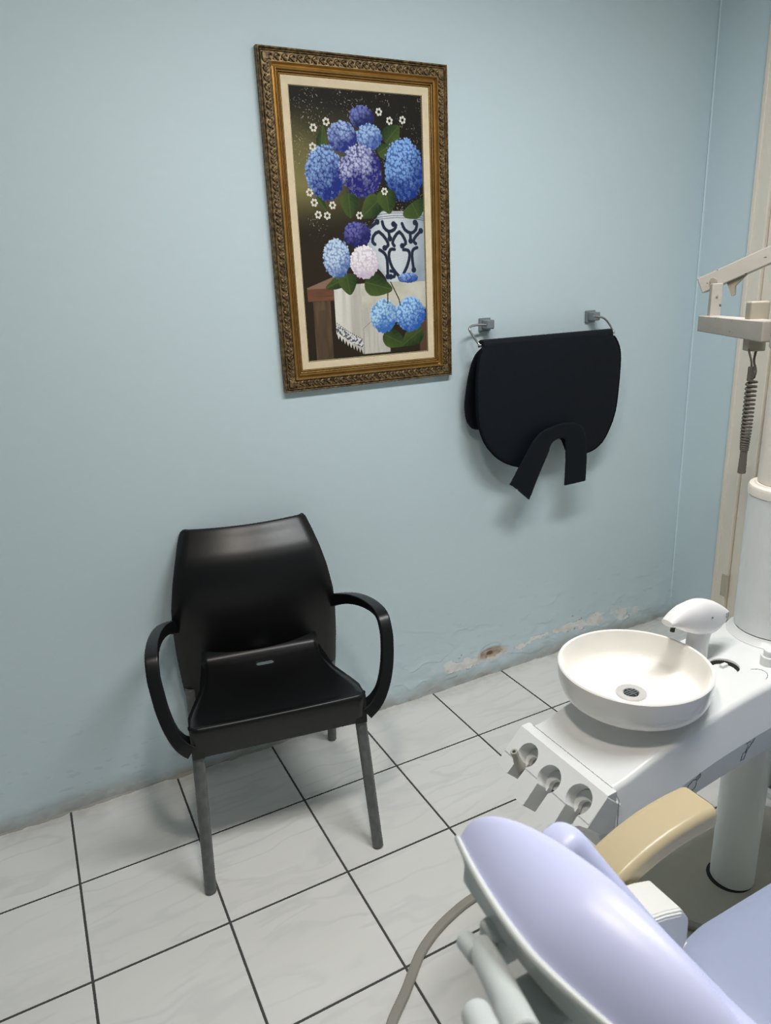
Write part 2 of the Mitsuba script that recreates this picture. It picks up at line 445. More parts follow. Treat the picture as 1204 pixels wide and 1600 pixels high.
# ---- the door in the right wall
struct('door_1', label='cream painted door of vertical boards beside the corner')
dx = WX - 0.012
part('door_1', 'casing', cat(rbox(dx, WX + 0.06, 0.040, 0.103, 0.0, 2.44, 0.004), rbox(dx - 0.006, WX + 0.03, 0.088, 0.106, 0.0, 2.44, 0.004)), 'door_cream', smooth=40)
part('door_1', 'casing', rbox(dx, WX + 0.06, -0.90, -0.84, 0.0, 2.44, 0.004), 'door_cream', smooth=40)
part('door_1', 'casing', rbox(dx, WX + 0.06, -0.90, 0.103, 2.441, 2.505, 0.004), 'door_cream', smooth=40)
part('door_1', 'stile', rbox(WX + 0.002, WX + 0.045, -0.022, 0.036, 0.095, 2.43, 0.003), 'door_cream', smooth=40)
yb = -0.026
k = 0
while yb > -0.82:
    w = min(0.085, yb + 0.836)
    part('door_1', 'board', rbox(WX + 0.010, WX + 0.04, yb - w, yb - 0.002, 0.095, 2.43, 0.003, 8), 'door_cream', smooth=40)
    yb -= w; k += 1
for z in (0.20, 1.25, 2.15):
    h = part('door_1', 'hinge', cat(rbox(WX - 0.0145, WX - 0.010, 0.042, 0.064, z, z + 0.10, 0.001, 8), cyl((WX - 0.010, 0.038, z - 0.002), (WX - 0.010, 0.038, z + 0.102), 0.006, 14)), 'hinge_steel', smooth=40)
part('door_1', 'sill', rbox(WX - 0.005, WX + 0.10, -0.838, 0.036, -0.001, 0.012, 0.003), 'sill_dark')
part('door_1', 'door_gap_shade', rbox(WX + 0.030, WX + 0.10, -0.838, 0.036, 0.0125, 0.10, 0.003), 'sill_dark')  # dark block added for the darkness in the gap under the door

# ================================================================== ceiling lamps (outside the frame; they light the room)
lx, ly, lz = PANEL_AT
hx_, hy_ = PANEL_SIZE[0] / 2, PANEL_SIZE[1] / 2
thing('ceiling_panel', 'white framed flat light panel under the ceiling above the dental unit', 'ceiling lamp')
part('ceiling_panel', 'housing', rbox(lx - hx_ - 0.02, lx + hx_ + 0.02, ly - hy_ - 0.02, ly + hy_ + 0.02, lz + 0.004, Z1 - 0.001, 0.004), 'lamp_body', smooth=40)
d = mikit.ply(trimesh.Trimesh([(lx - hx_, ly - hy_, lz), (lx + hx_, ly - hy_, lz), (lx + hx_, ly + hy_, lz), (lx - hx_, ly + hy_, lz)], [(0, 2, 1), (0, 3, 2)], process=False), 'lamp_body')
d['emitter'] = {'type': 'area', 'radiance': {'type': 'rgb', 'value': list(PANEL_RADIANCE)}}
scene['ceiling_panel__diffuser'] = d
gx, gy, gz = GLOBE_AT
thing('ceiling_downlight', 'round warm disc lamp under the ceiling in front of the armchair', 'ceiling lamp')
part('ceiling_downlight', 'fitting', cyl((gx, gy, gz + 0.003), (gx, gy, Z1 - 0.001), GLOBE_RADIUS + 0.012, 48), 'lamp_body', smooth=40)
ga_ = np.arange(40) * np.pi / 20
gm_ = trimesh.Trimesh(np.vstack([np.stack([gx + GLOBE_RADIUS * np.cos(ga_), gy + GLOBE_RADIUS * np.sin(ga_), 0 * ga_ + gz], 1), [[gx, gy, gz]]]), np.stack([(np.arange(40) + 1) % 40, np.arange(40), np.full(40, 40)], 1), process=False)
d = mikit.ply(gm_, 'lamp_body')
d['emitter'] = {'type': 'area', 'radiance': {'type': 'rgb', 'value': list(GLOBE_RADIANCE)}}
scene['ceiling_downlight__bulb'] = d

# ================================================================== the framed painting
PX0, PX1, PZ0, PZ1 = 0.830, 1.443, 1.240, 2.189
thing('painting', 'tall oil painting of blue hydrangeas in a carved gilt frame on the blue wall', 'painting')
def ring_frame(profile):
    """profile: (inset, height off the wall) swept round the rectangle with mitred corners."""
    rings = []
    for d, h in profile:
        y = WY - 0.002 - h
        rings.append([(PX0 + d, y, PZ0 + d), (PX1 - d, y, PZ0 + d), (PX1 - d, y, PZ1 - d), (PX0 + d, y, PZ1 - d)])
    R = np.array(rings)
    R = np.vstack([R, R[:1]])
    n = len(R)
    v, f = [], []
    for k in range(4):                      # every side keeps its own vertices: crisp mitres
        a = len(v)
        for r in R:
            v += [r[k], r[(k + 1) % 4]]
        for i in range(n - 1):
            p, q = a + 2 * i, a + 2 * i + 2
            f += [(p, p + 1, q + 1), (p, q + 1, q)]
    return trimesh.Trimesh(np.array(v), np.array(f), process=False)
def arc(d0, h0, d1, h1, bulge, n=6):
    t = np.linspace(0, 1, n + 1)
    return [(d0 + (d1 - d0) * a, h0 + (h1 - h0) * a + bulge * math.sin(math.pi * a)) for a in t]
prof_out = [(0.0, 0.0), (0.0, 0.017)] + arc(0.0, 0.017, 0.006, 0.019, 0.0035) + [(0.0065, 0.0165)] + arc(0.0075, 0.0185, 0.012, 0.0195, 0.0025) + [(0.0125, 0.0165), (0.036, 0.0165), (0.036, 0.0)]
part('painting', 'outer_frame', ring_frame(prof_out), 'gilt_aged', smooth=25, label='dark carved gilt outer moulding')
prof_in = [(0.0362, 0.0), (0.0362, 0.0205)] + arc(0.0364, 0.0205, 0.0400, 0.0200, 0.003) + arc(0.0402, 0.0145, 0.0490, 0.0125, -0.006) + \
          arc(0.0492, 0.0160, 0.0530, 0.0150, 0.003) + [(0.0532, 0.0085), (0.0548, 0.0085)] + arc(0.0550, 0.0115, 0.0585, 0.0125, 0.0028) + [(0.0588, 0.0060), (0.0600, 0.0060)] + arc(0.0602, 0.0095, 0.0640, 0.0105, 0.0022) + [(0.0655, 0.0070), (0.0655, 0.0)]
part('painting', 'inner_frame', ring_frame(prof_in), 'gilt', smooth=25, label='bright gilt stepped inner moulding')
prof_li = [(0.0656, 0.0), (0.0656, 0.0100), (0.0870, 0.0085), (0.0876, 0.0078)]
part('painting', 'liner', ring_frame(prof_li + [(0.0876, 0.0)]), 'liner_cream', label='cream linen liner')
part('painting', 'lip', ring_frame([(0.0877, 0.0), (0.0877, 0.0088)] + arc(0.0877, 0.0088, 0.0895, 0.0080, 0.0008, 4) + [(0.0905, 0.0042), (0.0905, 0.0)]), 'liner_lip', smooth=40)
# carved leaves along the outer frame
def leaf_motif():
    a = trimesh.creation.icosphere(subdivisions=1, radius=1.0); a.apply_scale((0.0085, 0.0048, 0.0042))
    a.apply_transform(trimesh.transformations.rotation_matrix(math.radians(38), (0, 0, 1))); a.apply_translation((-0.001, 0.0035, 0.001))
    b = trimesh.creation.icosphere(subdivisions=1, radius=1.0); b.apply_scale((0.0075, 0.0036, 0.0036))
    b.apply_transform(trimesh.transformations.rotation_matrix(math.radians(-42), (0, 0, 1))); b.apply_translation((0.002, -0.0045, 0.001))
    c = trimesh.creation.icosphere(subdivisions=1, radius=0.0030); c.apply_translation((0.0085, 0.0045, 0.002))
    e = trimesh.creation.icosphere(subdivisions=1, radius=0.0024); e.apply_translation((-0.0080, -0.0055, 0.002))
    return cat(a, b, c, e)
motif = mikit.ply(leaf_motif(), 'gilt_aged', smooth=50)
ww, hh = PX1 - PX0, PZ1 - PZ0
yb_ = WY - 0.002 - 0.0165
for (ox, oz, ux, uz, L) in ((PX0, PZ0 + 0.0242, 1, 0, ww), (PX0, PZ1 - 0.0242, 1, 0, ww), (PX0 + 0.0242, PZ0, 0, 1, hh), (PX1 - 0.0242, PZ0, 0, 1, hh)):
    n = int((L - 0.05) / 0.0225)
    for k in range(n):
        s = 0.034 + (L - 0.068) * k / (n - 1)
        M = np.eye(4)
        M[:3, 0] = (ux, 0, uz); M[:3, 1] = (uz, 0, -ux) if ux else (-1, 0, 0); M[:3, 2] = (0, -1, 0)
        if ux: M[:3, 1] = (0, 0, 1)
        M[:3, 3] = (ox + ux * s, yb_, oz + uz * s)
        part('painting__outer_frame', 'carved_leaf', motif, None, to_world=T(M.tolist()))
corner = rbox(-0.0095, 0.0095, -0.0095, 0.0095, -0.002, 0.005, 0.0018, 8)
for cx in (PX0 + 0.0242, PX1 - 0.0242):
    for cz in (PZ0 + 0.0242, PZ1 - 0.0242):
        M = frame((cx, yb_, cz), (1, 0, 0), (0, 0, 1), (0, -1, 0))
        part('painting__outer_frame', 'corner_block', place(corner, M), 'gilt_aged', smooth=40)

HEADS = [  # cx, cy, rx, ry, lit, deep, size of the florets, light from (dx, dy)
    (0.523, 0.089, 0.096, 0.042, (0.155, 0.185, 0.46), (0.016, 0.020, 0.11), 0.0),
    (0.573, 0.157, 0.102, 0.048, (0.31, 0.45, 0.72), (0.045, 0.085, 0.30), 0.3),
    (0.367, 0.162, 0.112, 0.058, (0.34, 0.45, 0.72), (0.022, 0.030, 0.20), 0.0),
    (0.847, 0.272, 0.165, 0.118, (0.22, 0.39, 0.74), (0.012, 0.035, 0.20), 0.15),
    (0.223, 0.292, 0.146, 0.099, (0.28, 0.43, 0.73), (0.014, 0.028, 0.19), 0.1),
    (0.500, 0.283, 0.165, 0.098, (0.58, 0.60, 0.83), (0.018, 0.018, 0.16), -0.12),
    (0.444, 0.516, 0.113, 0.049, (0.13, 0.13, 0.38), (0.017, 0.016, 0.11), 0.0),
    (0.274, 0.606, 0.110, 0.077, (0.50, 0.62, 0.78), (0.075, 0.14, 0.36), 0.25),
    (0.490, 0.622, 0.117, 0.066, (0.86, 0.80, 0.82), (0.56, 0.45, 0.56), 0.4),
]
HEADS2 = [
    (0.852, 0.690, 0.088, 0.021, (0.26, 0.42, 0.72), (0.035, 0.08, 0.30), 0.1),
    (0.860, 0.840, 0.132, 0.073, (0.33, 0.56, 0.83), (0.030, 0.11, 0.42), 0.25),
    (0.629, 0.840, 0.113, 0.070, (0.40, 0.62, 0.83), (0.045, 0.15, 0.46), 0.25),
]
LEAVES = [((0.205, 0.205), (0.228, 0.125), .045), ((0.700, 0.175), (0.815, 0.110), .085), ((0.640, 0.215), (0.735, 0.185), .06), ((0.392, 0.362), (0.400, 0.455), .085),
          ((0.640, 0.380), (0.485, 0.452), .09), ((0.685, 0.345), (0.712, 0.438), .095), ((0.900, 0.395), (0.960, 0.452), .13), ((0.150, 0.378), (0.215, 0.428), .035)]
LEAVES2 = [((0.345, 0.680), (0.172, 0.718), .055), ((0.340, 0.665), (0.364, 0.748), .085), ((0.485, 0.700), (0.712, 0.735), .095), ((0.620, 0.915), (0.812, 0.968), .085), ((0.960, 0.905), (0.780, 0.968), .09)]
DAISIES = [(0.158, 0.135), (0.254, 0.112), (0.659, 0.066), (0.741, 0.095), (0.846, 0.089), (0.144, 0.201), (0.099, 0.362), (0.128, 0.398), (0.264, 0.407), (0.152, 0.442), (0.219, 0.445), (0.469, 0.444), (0.679, 0.353)]
CURLS = [[(0.65, 0.468), (0.662, 0.489), (0.699, 0.505), (0.746, 0.498), (0.762, 0.481), (0.743, 0.477)], [(0.699, 0.505), (0.708, 0.533)],
         [(0.814, 0.475), (0.837, 0.499), (0.889, 0.512), (0.929, 0.499), (0.939, 0.475), (0.925, 0.471)], [(0.88, 0.512), (0.883, 0.543)],
         [(0.583, 0.554), (0.565, 0.545), (0.572, 0.523), (0.619, 0.506), (0.678, 0.537), (0.691, 0.559), (0.662, 0.569)],
         [(0.743, 0.561), (0.729, 0.55), (0.745, 0.529), (0.789, 0.507), (0.83, 0.534), (0.839, 0.553), (0.81, 0.562)],
         [(0.926, 0.554), (0.907, 0.543), (0.928, 0.525), (0.972, 0.504)], [(0.619, 0.576), (0.656, 0.589), (0.678, 0.616), (0.678, 0.682)],
         [(0.742, 0.575), (0.708, 0.576), (0.693, 0.603), (0.718, 0.647), (0.783, 0.689)], [(0.818, 0.577), (0.857, 0.58), (0.871, 0.6), (0.844, 0.645), (0.788, 0.693)],
         [(0.935, 0.57), (0.901, 0.578), (0.89, 0.605), (0.902, 0.659)], [(0.551, 0.489), (0.608, 0.468)], [(0.703, 0.66), (0.736, 0.665), (0.731, 0.683), (0.702, 0.683)]]
CURLS = [[tuple(q) for q in catmull(c_, 2)] for c_ in CURLS]
ASP = 0.762 / 0.432      # height over width of the canvas
def painted(p, n, uv):
    u, v = uv.x, uv.y
    y = v * ASP
    ux, uy = u, y
    wob = fbm(u * 18, y * 18, 1.0) - 0.5
    # ground: near black above, olive on the left, brown below
    c = mix((0.014, 0.0125, 0.010), (0.19, 0.165, 0.06), smoothstep(0.75, 0.0, u) * smoothstep(0.03, 0.25, v) * (1 - smoothstep(0.32, 0.55, v)) * (0.35 + 0.9 * fbm(u * 5, y * 5, 3.0)))
    c = mix(c, (0.028, 0.020, 0.013), smoothstep(0.35, 0.6, v))
    dots = smoothstep(0.80, 0.86, noise(u * 120, y * 120, 2.0)) * smoothstep(0.45, 0.65, fbm(u * 7, y * 7, 5.0)) * (1 - smoothstep(0.47, 0.55, v))
    c = mix(c, (0.40, 0.34, 0.26), dots * 0.6)

    def seg(a, b, w, soft=0.004):
        ax, ay, bx, by = a[0], a[1] * ASP, b[0], b[1] * ASP
        dx, dy = bx - ax, by - ay
        t = dr.clip(((ux - ax) * dx + (uy - ay) * dy) / (dx * dx + dy * dy + 1e-9), 0, 1)
        d = dr.sqrt(dr.square(ux - ax - t * dx) + dr.square(uy - ay - t * dy))
        return 1 - smoothstep(w - soft, w + soft, d)

    def leaf(c, l, k):
        (ax, ay), (bx, by), w = l
        ay, by = ay * ASP, by * ASP
        dx, dy = bx - ax, by - ay
        L = math.hypot(dx, dy); dx, dy = dx / L, dy / L
        s = ((ux - ax) * dx + (uy - ay) * dy) / L
        q = (uy - ay) * dx - (ux - ax) * dy
        half = w * dr.sqrt(dr.maximum(0, s * 3.0 * (1 - s))) * dr.maximum(0, 1.15 - 0.75 * s) * 1.15
        inside = smoothstep(-0.004, 0.004, half - dr.abs(q) + 0.012 * wob) * smoothstep(0, 0.01, s) * (1 - smoothstep(0.99, 1.0, s))
        vein = dr.maximum(1 - smoothstep(0.0, 0.006, dr.abs(q)), (1 - smoothstep(0.0, 0.10, dr.abs(dr.abs((s * 5 - dr.abs(q) * 22) - dr.floor(s * 5 - dr.abs(q) * 22)) - 0.5))) * 0.4)
        col = mix((0.018, 0.040, 0.014), (0.085, 0.125, 0.028), smoothstep(-w, w, q) * 0.75 + 0.35 * wob)
        col = mix(col, (0.155, 0.195, 0.065), vein * 0.30)
        return mix(c, col, inside)

    flor, flor2, frand = voronoi(u * 50 + wob * 1.2, y * 50 + wob)
    cell = 1 - smoothstep(0.30, 0.62, flor)
    ff, ff2, frand2 = voronoi(u * 95, y * 95 + wob)

    def head(c, h):
        cx, cy, rx, ry, lit, deep, bias = h
        a, b = (u - cx) / rx, (v - cy) / ry
        r = dr.sqrt(a * a + b * b) + 0.16 * (flor - 0.4) + 0.10 * wob
        inside = 1 - smoothstep(0.95, 1.03, r)
        light = 0.42 + bias - 0.58 * b - 0.30 * a - 0.22 * r * r + 0.8 * (fbm(u * 12 + cx * 9, y * 12, 7.0) - 0.5)
        light = dr.clip(light, 0, 1) * (0.35 + 0.75 * cell) + 0.30 * (frand - 0.5) + 0.22 * (frand2 - 0.45) * (1 - smoothstep(0.3, 0.5, ff))
        return mix(c, mix(deep, lit, dr.clip(light * 1.15, 0, 1.1)), inside)

    for k, l in enumerate(LEAVES[:3] + LEAVES[7:]): c = leaf(c, l, k)
    for h in HEADS[:6]: c = head(c, h)
    # the vase
    vc = 0.790
    prof = dr.clip((v - 0.428) / (0.706 - 0.428), 0, 1)
    half = 0.165 + 0.105 * smoothstep(0.0, 0.32, prof) - 0.150 * dr.square(smoothstep(0.40, 1.0, prof))
    left = vc - half
    inv = smoothstep(-0.004, 0.004, u - left) * smoothstep(0.424, 0.432, v) * (1 - smoothstep(0.702, 0.710, v))
    across = dr.clip((u - left) / (2 * half + 1e-4), 0, 1)
    vase = mix((0.60, 0.63, 0.66), (0.30, 0.345, 0.40), smoothstep(0.45, 1.0, across) + 0.25 * wob)
    vase = mix(vase, (0.34, 0.40, 0.46), (1 - smoothstep(0.0, 0.16, across)) * 0.7)
    hatch = dr.sin((u + y * 0.5) * 330) * dr.sin((u - y * 0.6) * 260)
    vase = mix(vase, (0.36, 0.40, 0.45), smoothstep(0.2, 0.8, hatch) * 0.25)
    ink = mi.Float(0)
    for cu in CURLS:
        for a, b in zip(cu[:-1], cu[1:]):
            ink = dr.maximum(ink, seg(a, b, 0.0122))
        ink = dr.maximum(ink, seg(cu[-1], cu[-1], 0.0205))
    for vb in (0.434, 0.444, 0.452):
        ink = dr.maximum(ink, (1 - smoothstep(0.0012, 0.0022, dr.abs(v - vb - 0.010 * dr.square((u - vc) / 0.2)))) * 0.6)
    vase = mix(vase, (0.020, 0.026, 0.050), ink)
    c = mix(c, vase, inv)
    for l in LEAVES[3:7]: c = leaf(c, l, 0)
    # the table
    top = smoothstep(0, 0.004, v - (0.712 - 0.19 * (u - 0.03))) * smoothstep(0.024, 0.030, u) * (1 - smoothstep(0.764, 0.769, v)) * (1 - smoothstep(0.24, 0.25, u))
    grain = fbm(u * 8, y * 60, 2.0)
    tw = mix((0.115, 0.045, 0.026), (0.21, 0.095, 0.055), grain)
    tw = mix(tw, (0.25, 0.15, 0.10), 1 - smoothstep(0.716, 0.722, v))
    legm = smoothstep(0.062, 0.068, u) * (1 - smoothstep(0.196, 0.204, u)) * smoothstep(0.766, 0.770, v)
    panel = smoothstep(0.095, 0.10, u) * (1 - smoothstep(0.16, 0.165, u)) * smoothstep(0.80, 0.805, v)
    lw = mix((0.060, 0.040, 0.024), (0.145, 0.095, 0.055), fbm(u * 55, y * 7, 4.0))
    lw = mix(lw, (0.075, 0.050, 0.030), panel * 0.5)
    c = mix(c, lw, legm)
    c = mix(c, (0.105, 0.055, 0.035), smoothstep(0.93, 0.945, u) * smoothstep(0.86, 0.87, v))
    c = mix(c, tw, top)
    # the cloth with its lace
    hem = dr.select(u < 0.335, 0.905 + 0.42 * (u - 0.232), 0.948 + 0.30 * (u - 0.335))
    cl = smoothstep(0.230, 0.236, u) * smoothstep(0, 0.006, v - dr.maximum(0.716 - 0.14 * (u - 0.232), 0.7035)) * (1 - smoothstep(-0.003, 0.006, v - hem - 0.008 * dr.sin(u * 260)))
    cl = cl * (1 - smoothstep(0.445, 0.455, u) * smoothstep(0.80, 0.82, v))
    fold = fbm(u * 16, y * 1.2, 9.0)
    cc = mix((0.47, 0.44, 0.39), (0.72, 0.69, 0.62), smoothstep(0.3, 0.7, fold))
    lace = smoothstep(-0.050, -0.046, v - hem)
    net = smoothstep(0.35, 0.6, noise(u * 120, y * 120, 8.0))
    cc = mix(cc, mix((0.10, 0.10, 0.11), (0.66, 0.66, 0.66), net), lace * (1 - smoothstep(-0.016, -0.012, v - hem)))
    cc = mix(cc, (0.08, 0.08, 0.09), (1 - smoothstep(0.0015, 0.0025, dr.abs(v - hem + 0.052))) * smoothstep(-0.2, 0.3, dr.sin(u * 420)))
    c = mix(c, cc, cl)
    right = smoothstep(0.45, 0.46, u) * smoothstep(0.704, 0.708, v) * (1 - smoothstep(0.80, 0.83, v))
    c = mix(c, mix((0.46, 0.43, 0.33), (0.70, 0.68, 0.60), fbm(u * 9, y * 14, 4.0)), right)
    tas = smoothstep(0.445, 0.452, u) * (1 - smoothstep(0.668, 0.680, u)) * smoothstep(0, 0.004, v - 0.80) * (1 - smoothstep(0.988, 0.994, v))
    c = mix(c, mix((0.42, 0.39, 0.35), (0.66, 0.63, 0.57), fbm(u * 70, y * 6, 5.0)), tas)
    c = mix(c, (0.25, 0.22, 0.20), tas * seg((0.452, 0.99), (0.456, 0.885), 0.002, 0.002))
    c = mix(c, (0.25, 0.22, 0.20), tas * seg((0.456, 0.885), (0.525, 0.858), 0.002, 0.002))
    for l in LEAVES2: c = leaf(c, l, 0)
    for h in HEADS[6:] + HEADS2: c = head(c, h)
    for a, b in (((0.70, 0.705), (0.765, 0.775)), ((0.765, 0.775), (0.775, 0.80)), ((0.672, 0.745), (0.668, 0.79))):
        c = mix(c, (0.095, 0.070, 0.035), seg(a, b, 0.005, 0.002))
    for x0, y0 in DAISIES:
        a, b = u - x0, (v - y0) * ASP
        r = dr.sqrt(a * a + b * b)
        th = dr.atan2(b, a)
        w6 = math.pi / 3
        th = th + x0 * 40
        th = th - w6 * dr.round(th / w6)
        pd = dr.sqrt(dr.square(r * dr.cos(th) - 0.0185) + dr.square(r * dr.sin(th)))
        c = mix(c, (0.70, 0.66, 0.58), 1 - smoothstep(0.0075, 0.0105, pd))
    weave = dr.sin(u * 900) * dr.sin(y * 900)
    return dr.clip(c * (0.96 + 0.06 * weave), 0, 1)
scene['oil_paint'] = {'type': 'twosided', 'b': {'type': 'principled', 'base_color': proc(painted), 'roughness': 0.55, 'specular': 0.12}}
cx0, cx1, cz0, cz1 = PX0 + 0.0900, PX1 - 0.0900, PZ0 + 0.0900, PZ1 - 0.0900
cv = np.array([(cx0, WY - 0.0062, cz0), (cx1, WY - 0.0062, cz0), (cx1, WY - 0.0062, cz1), (cx0, WY - 0.0062, cz1), (cx0, WY - 0.0025, cz0), (cx1, WY - 0.0025, cz0), (cx1, WY - 0.0025, cz1), (cx0, WY - 0.0025, cz1)])
cf = np.array([(0, 1, 2), (0, 2, 3), (5, 4, 7), (5, 7, 6), (4, 5, 1), (4, 1, 0), (3, 2, 6), (3, 6, 7), (4, 0, 3), (4, 3, 7), (1, 5, 6), (1, 6, 2)])
cuv = np.array([(0, 1), (1, 1), (1, 0), (0, 0)] * 2, float)
part('painting', 'canvas', trimesh.Trimesh(cv, cf, process=False), 'oil_paint', uv=cuv, label='canvas painted with blue hydrangeas, a blue and white vase and a white cloth on a table')
# ================================================================== the rail and the lead apron
thing('towel_rail', 'chromed wire rail on two clear plastic wall mounts above the black apron', 'rail')
for sx, xm in ((-1, 1.592), (1, 2.080)):
    part('towel_rail', 'mount', cat(rbox(xm - 0.024, xm + 0.024, WY - 0.010, WY + 0.001, 1.378, 1.424, 0.004), rbox(xm - 0.016, xm + 0.016, WY - 0.044, WY - 0.008, 1.386, 1.418, 0.005)), 'mount_plastic', smooth=40, label='square clear plastic wall mount')
yr, zr = WY - 0.088, 1.338
wire = catmull([(1.600, WY - 0.034, 1.402), (1.575, WY - 0.036, 1.402), (1.520, WY - 0.048, 1.404), (1.496, WY - 0.054, 1.397), (1.496, WY - 0.062, 1.380), (1.512, WY - 0.080, 1.346), (1.520, yr, zr), (1.545, yr, zr)], 6)
mid = np.array([(1.6 + 0.48 * t, yr, zr) for t in np.linspace(0, 1, 5)])
wire2 = catmull([(2.100, yr, zr), (2.124, yr, zr), (2.128, WY - 0.080, 1.346), (2.116, WY - 0.064, 1.378), (2.100, WY - 0.052, 1.396), (2.068, WY - 0.042, 1.403), (2.075, WY - 0.034, 1.402)][:6] + [(2.072, WY - 0.036, 1.403)], 6)
part('towel_rail', 'wire', tube(np.vstack([wire, mid, wire2]), 0.0042, 12), 'chrome', smooth=True)

thing('lead_apron', 'black lead apron with a neck opening, folded over the chromed wall rail', 'apron')
TH = 0.013
def panel_mesh(outline, yf, th, bulge):
    """A padded panel: the outline (x, z) filled, front at yf, softly swollen."""
    poly = Polygon(catmull(outline, 6))
    open_top = catmull(outline, 6)
    m = trimesh.creation.extrude_polygon(poly, th, engine='earcut')
    m = trimesh.Trimesh(*trimesh.remesh.subdivide_to_size(m.vertices, m.faces, 0.02), process=True)
    v = np.array(m.vertices)
    from shapely import distance, points
    d = distance(LineString(open_top), points(v[:, :2]))
    f = np.clip(d / 0.018, 0, 1)
    f = np.sqrt(1 - (1 - f) ** 2)
    side = np.where(v[:, 2] > th / 2, 1, -1)
    y = yf + th / 2 - side * (th / 2) * (0.42 + 0.58 * f)
    y = y + bulge(v[:, 0], v[:, 1])
    return trimesh.Trimesh(np.stack([v[:, 0], y, v[:, 1]], 1), m.faces[:, ::-1], process=False)
front = [(1.518, 1.338), (1.500, 1.290), (1.493, 1.220), (1.494, 1.150), (1.499, 1.084), (1.523, 1.012), (1.565, 0.955), (1.622, 0.913), (1.690, 0.888), (1.750, 0.882), (1.780, 0.930), (1.810, 0.965), (1.846, 0.980), (1.880, 0.965), (1.925, 0.905),
         (2.019, 0.894), (2.081, 0.919), (2.118, 0.970), (2.143, 1.043), (2.150, 1.142), (2.149, 1.253), (2.131, 1.305), (2.103, 1.338)]
def bul(x, z):
    return 0.010 * ((1.34 - z) / 0.45) ** 2 - 0.005 * np.sin((x - 1.5) * 9) * np.clip((1.3 - z) / 0.3, 0, 1) - 0.006 * np.exp(-((x - 1.85) / 0.12) ** 2 - ((z - 0.99) / 0.08) ** 2)
pm = panel_mesh(front, yr - 0.0185, TH, bul)
part('lead_apron', 'front_panel', pm, 'apron_vinyl', smooth=28)
back = [(1.545, 1.338), (1.505, 1.301), (1.486, 1.227), (1.482, 1.114), (1.499, 1.058), (1.545, 1.035), (1.70, 1.030), (1.95, 1.030), (2.09, 1.04), (2.135, 1.10), (2.140, 1.25), (2.11, 1.338)]
part('lead_apron', 'back_panel', panel_mesh(back, yr + 0.0075, TH, lambda x, z: 0.035 * np.clip((1.33 - z) / 0.2, 0, 1)), 'apron_vinyl', smooth=50)
# the fold over the rail
aa = np.linspace(math.radians(-25), math.radians(190), 15)
fold = []
for x in np.linspace(1.519, 2.103, 40):
    e = 1.0
    sag = 0.0
    ro, ri = 0.0186 * e, 0.0055
    o = [(x, yr + ro * math.cos(a), zr + sag + ro * math.sin(a)) for a in aa]
    i = [(x, yr + ri * math.cos(a), zr + ri * math.sin(a)) for a in aa[::-1]]
    fold.append(o + i)
part('lead_apron', 'fold', loft(fold), 'apron_vinyl', smooth=50)
# the collar: a padded band round the neck opening that ends in two hanging flaps
arcp = catmull([(1.664, 0.802), (1.692, 0.858), (1.732, 0.930), (1.762, 0.978), (1.800, 1.001), (1.846, 1.008), (1.888, 0.998), (1.914, 0.965), (1.925, 0.900), (1.928, 0.792)], 7)
yy = yr - 0.026 - 0.012 * np.sin(np.linspace(0, math.pi, len(arcp))) - 0.010
wd = np.interp(np.linspace(0, 1, len(arcp)), [0, 0.28, 0.45, 0.60, 0.72, 1.0], [0.057, 0.050, 0.030, 0.030, 0.046, 0.052])
P = np.stack([arcp[:, 0], yy + 0 * arcp[:, 0], arcp[:, 1]], 1)
t_ = np.gradient(P, axis=0); t_ /= np.linalg.norm(t_, axis=1, keepdims=True)
nrm = np.cross(t_, [0, 1, 0]); nrm /= np.linalg.norm(nrm, axis=1, keepdims=True)
sec = rrect(2.0, 1.0, 0.35, 4)
rings = []
for i in range(len(P)):
    w = wd[i]
    sl = 0.16 if i < len(P) / 2 else -0.16
    tilt = 0.25 * math.sin(math.pi * i / (len(P) - 1))
    rings.append([P[i] + w * a * (nrm[i] * math.cos(tilt) + np.array([0, -1, 0]) * math.sin(tilt) * 0.5) + 0.011 * b * np.array([0, -1.0, 0]) + t_[i] * (w * a * 0.28 if i in (0,) else 0.0) for a, b in sec])
rings = np.array(rings)
part('lead_apron', 'collar', loft(rings), 'apron_vinyl', smooth=50, label='black padded collar with two hanging flaps')
# piping round the edge of the front panel
ex = catmull(front, 6)
ex = ex[ex[:, 1] < 1.33]
path = np.stack([ex[:, 0], yr - 0.0185 + TH * 0.5 + bul(ex[:, 0], ex[:, 1]), ex[:, 1]], 1)
keep = [0]
for i in range(1, len(path)):
    if np.linalg.norm(path[i] - path[keep[-1]]) > 0.008: keep.append(i)
part('lead_apron', 'piping', tube(path[keep], 0.0052, 8), 'apron_piping', smooth=True)
part('lead_apron', 'loose_thread', tube(catmull([(1.650, P[0][1] - 0.004, 0.815), (1.643, P[0][1] - 0.008, 0.809), (1.648, P[0][1] - 0.006, 0.803)], 4), 0.0011, 6), 'thread_white')
# ================================================================== the black armchair
CA = math.radians(-9.7)
CF = np.array([0.545, -0.258, 0.0])
CM = np.eye(4); CM[:3, :3] = [[math.cos(CA), -math.sin(CA), 0], [math.sin(CA), math.cos(CA), 0], [0, 0, 1]]; CM[:3, 3] = CF
thing('armchair', 'black moulded plastic armchair with grey metal legs against the blue wall', 'chair')
CX = 0.008
def chair_part(name, m, bsdf, **kw):
    part('armchair', name, place(tm(m), CM), bsdf, **kw)
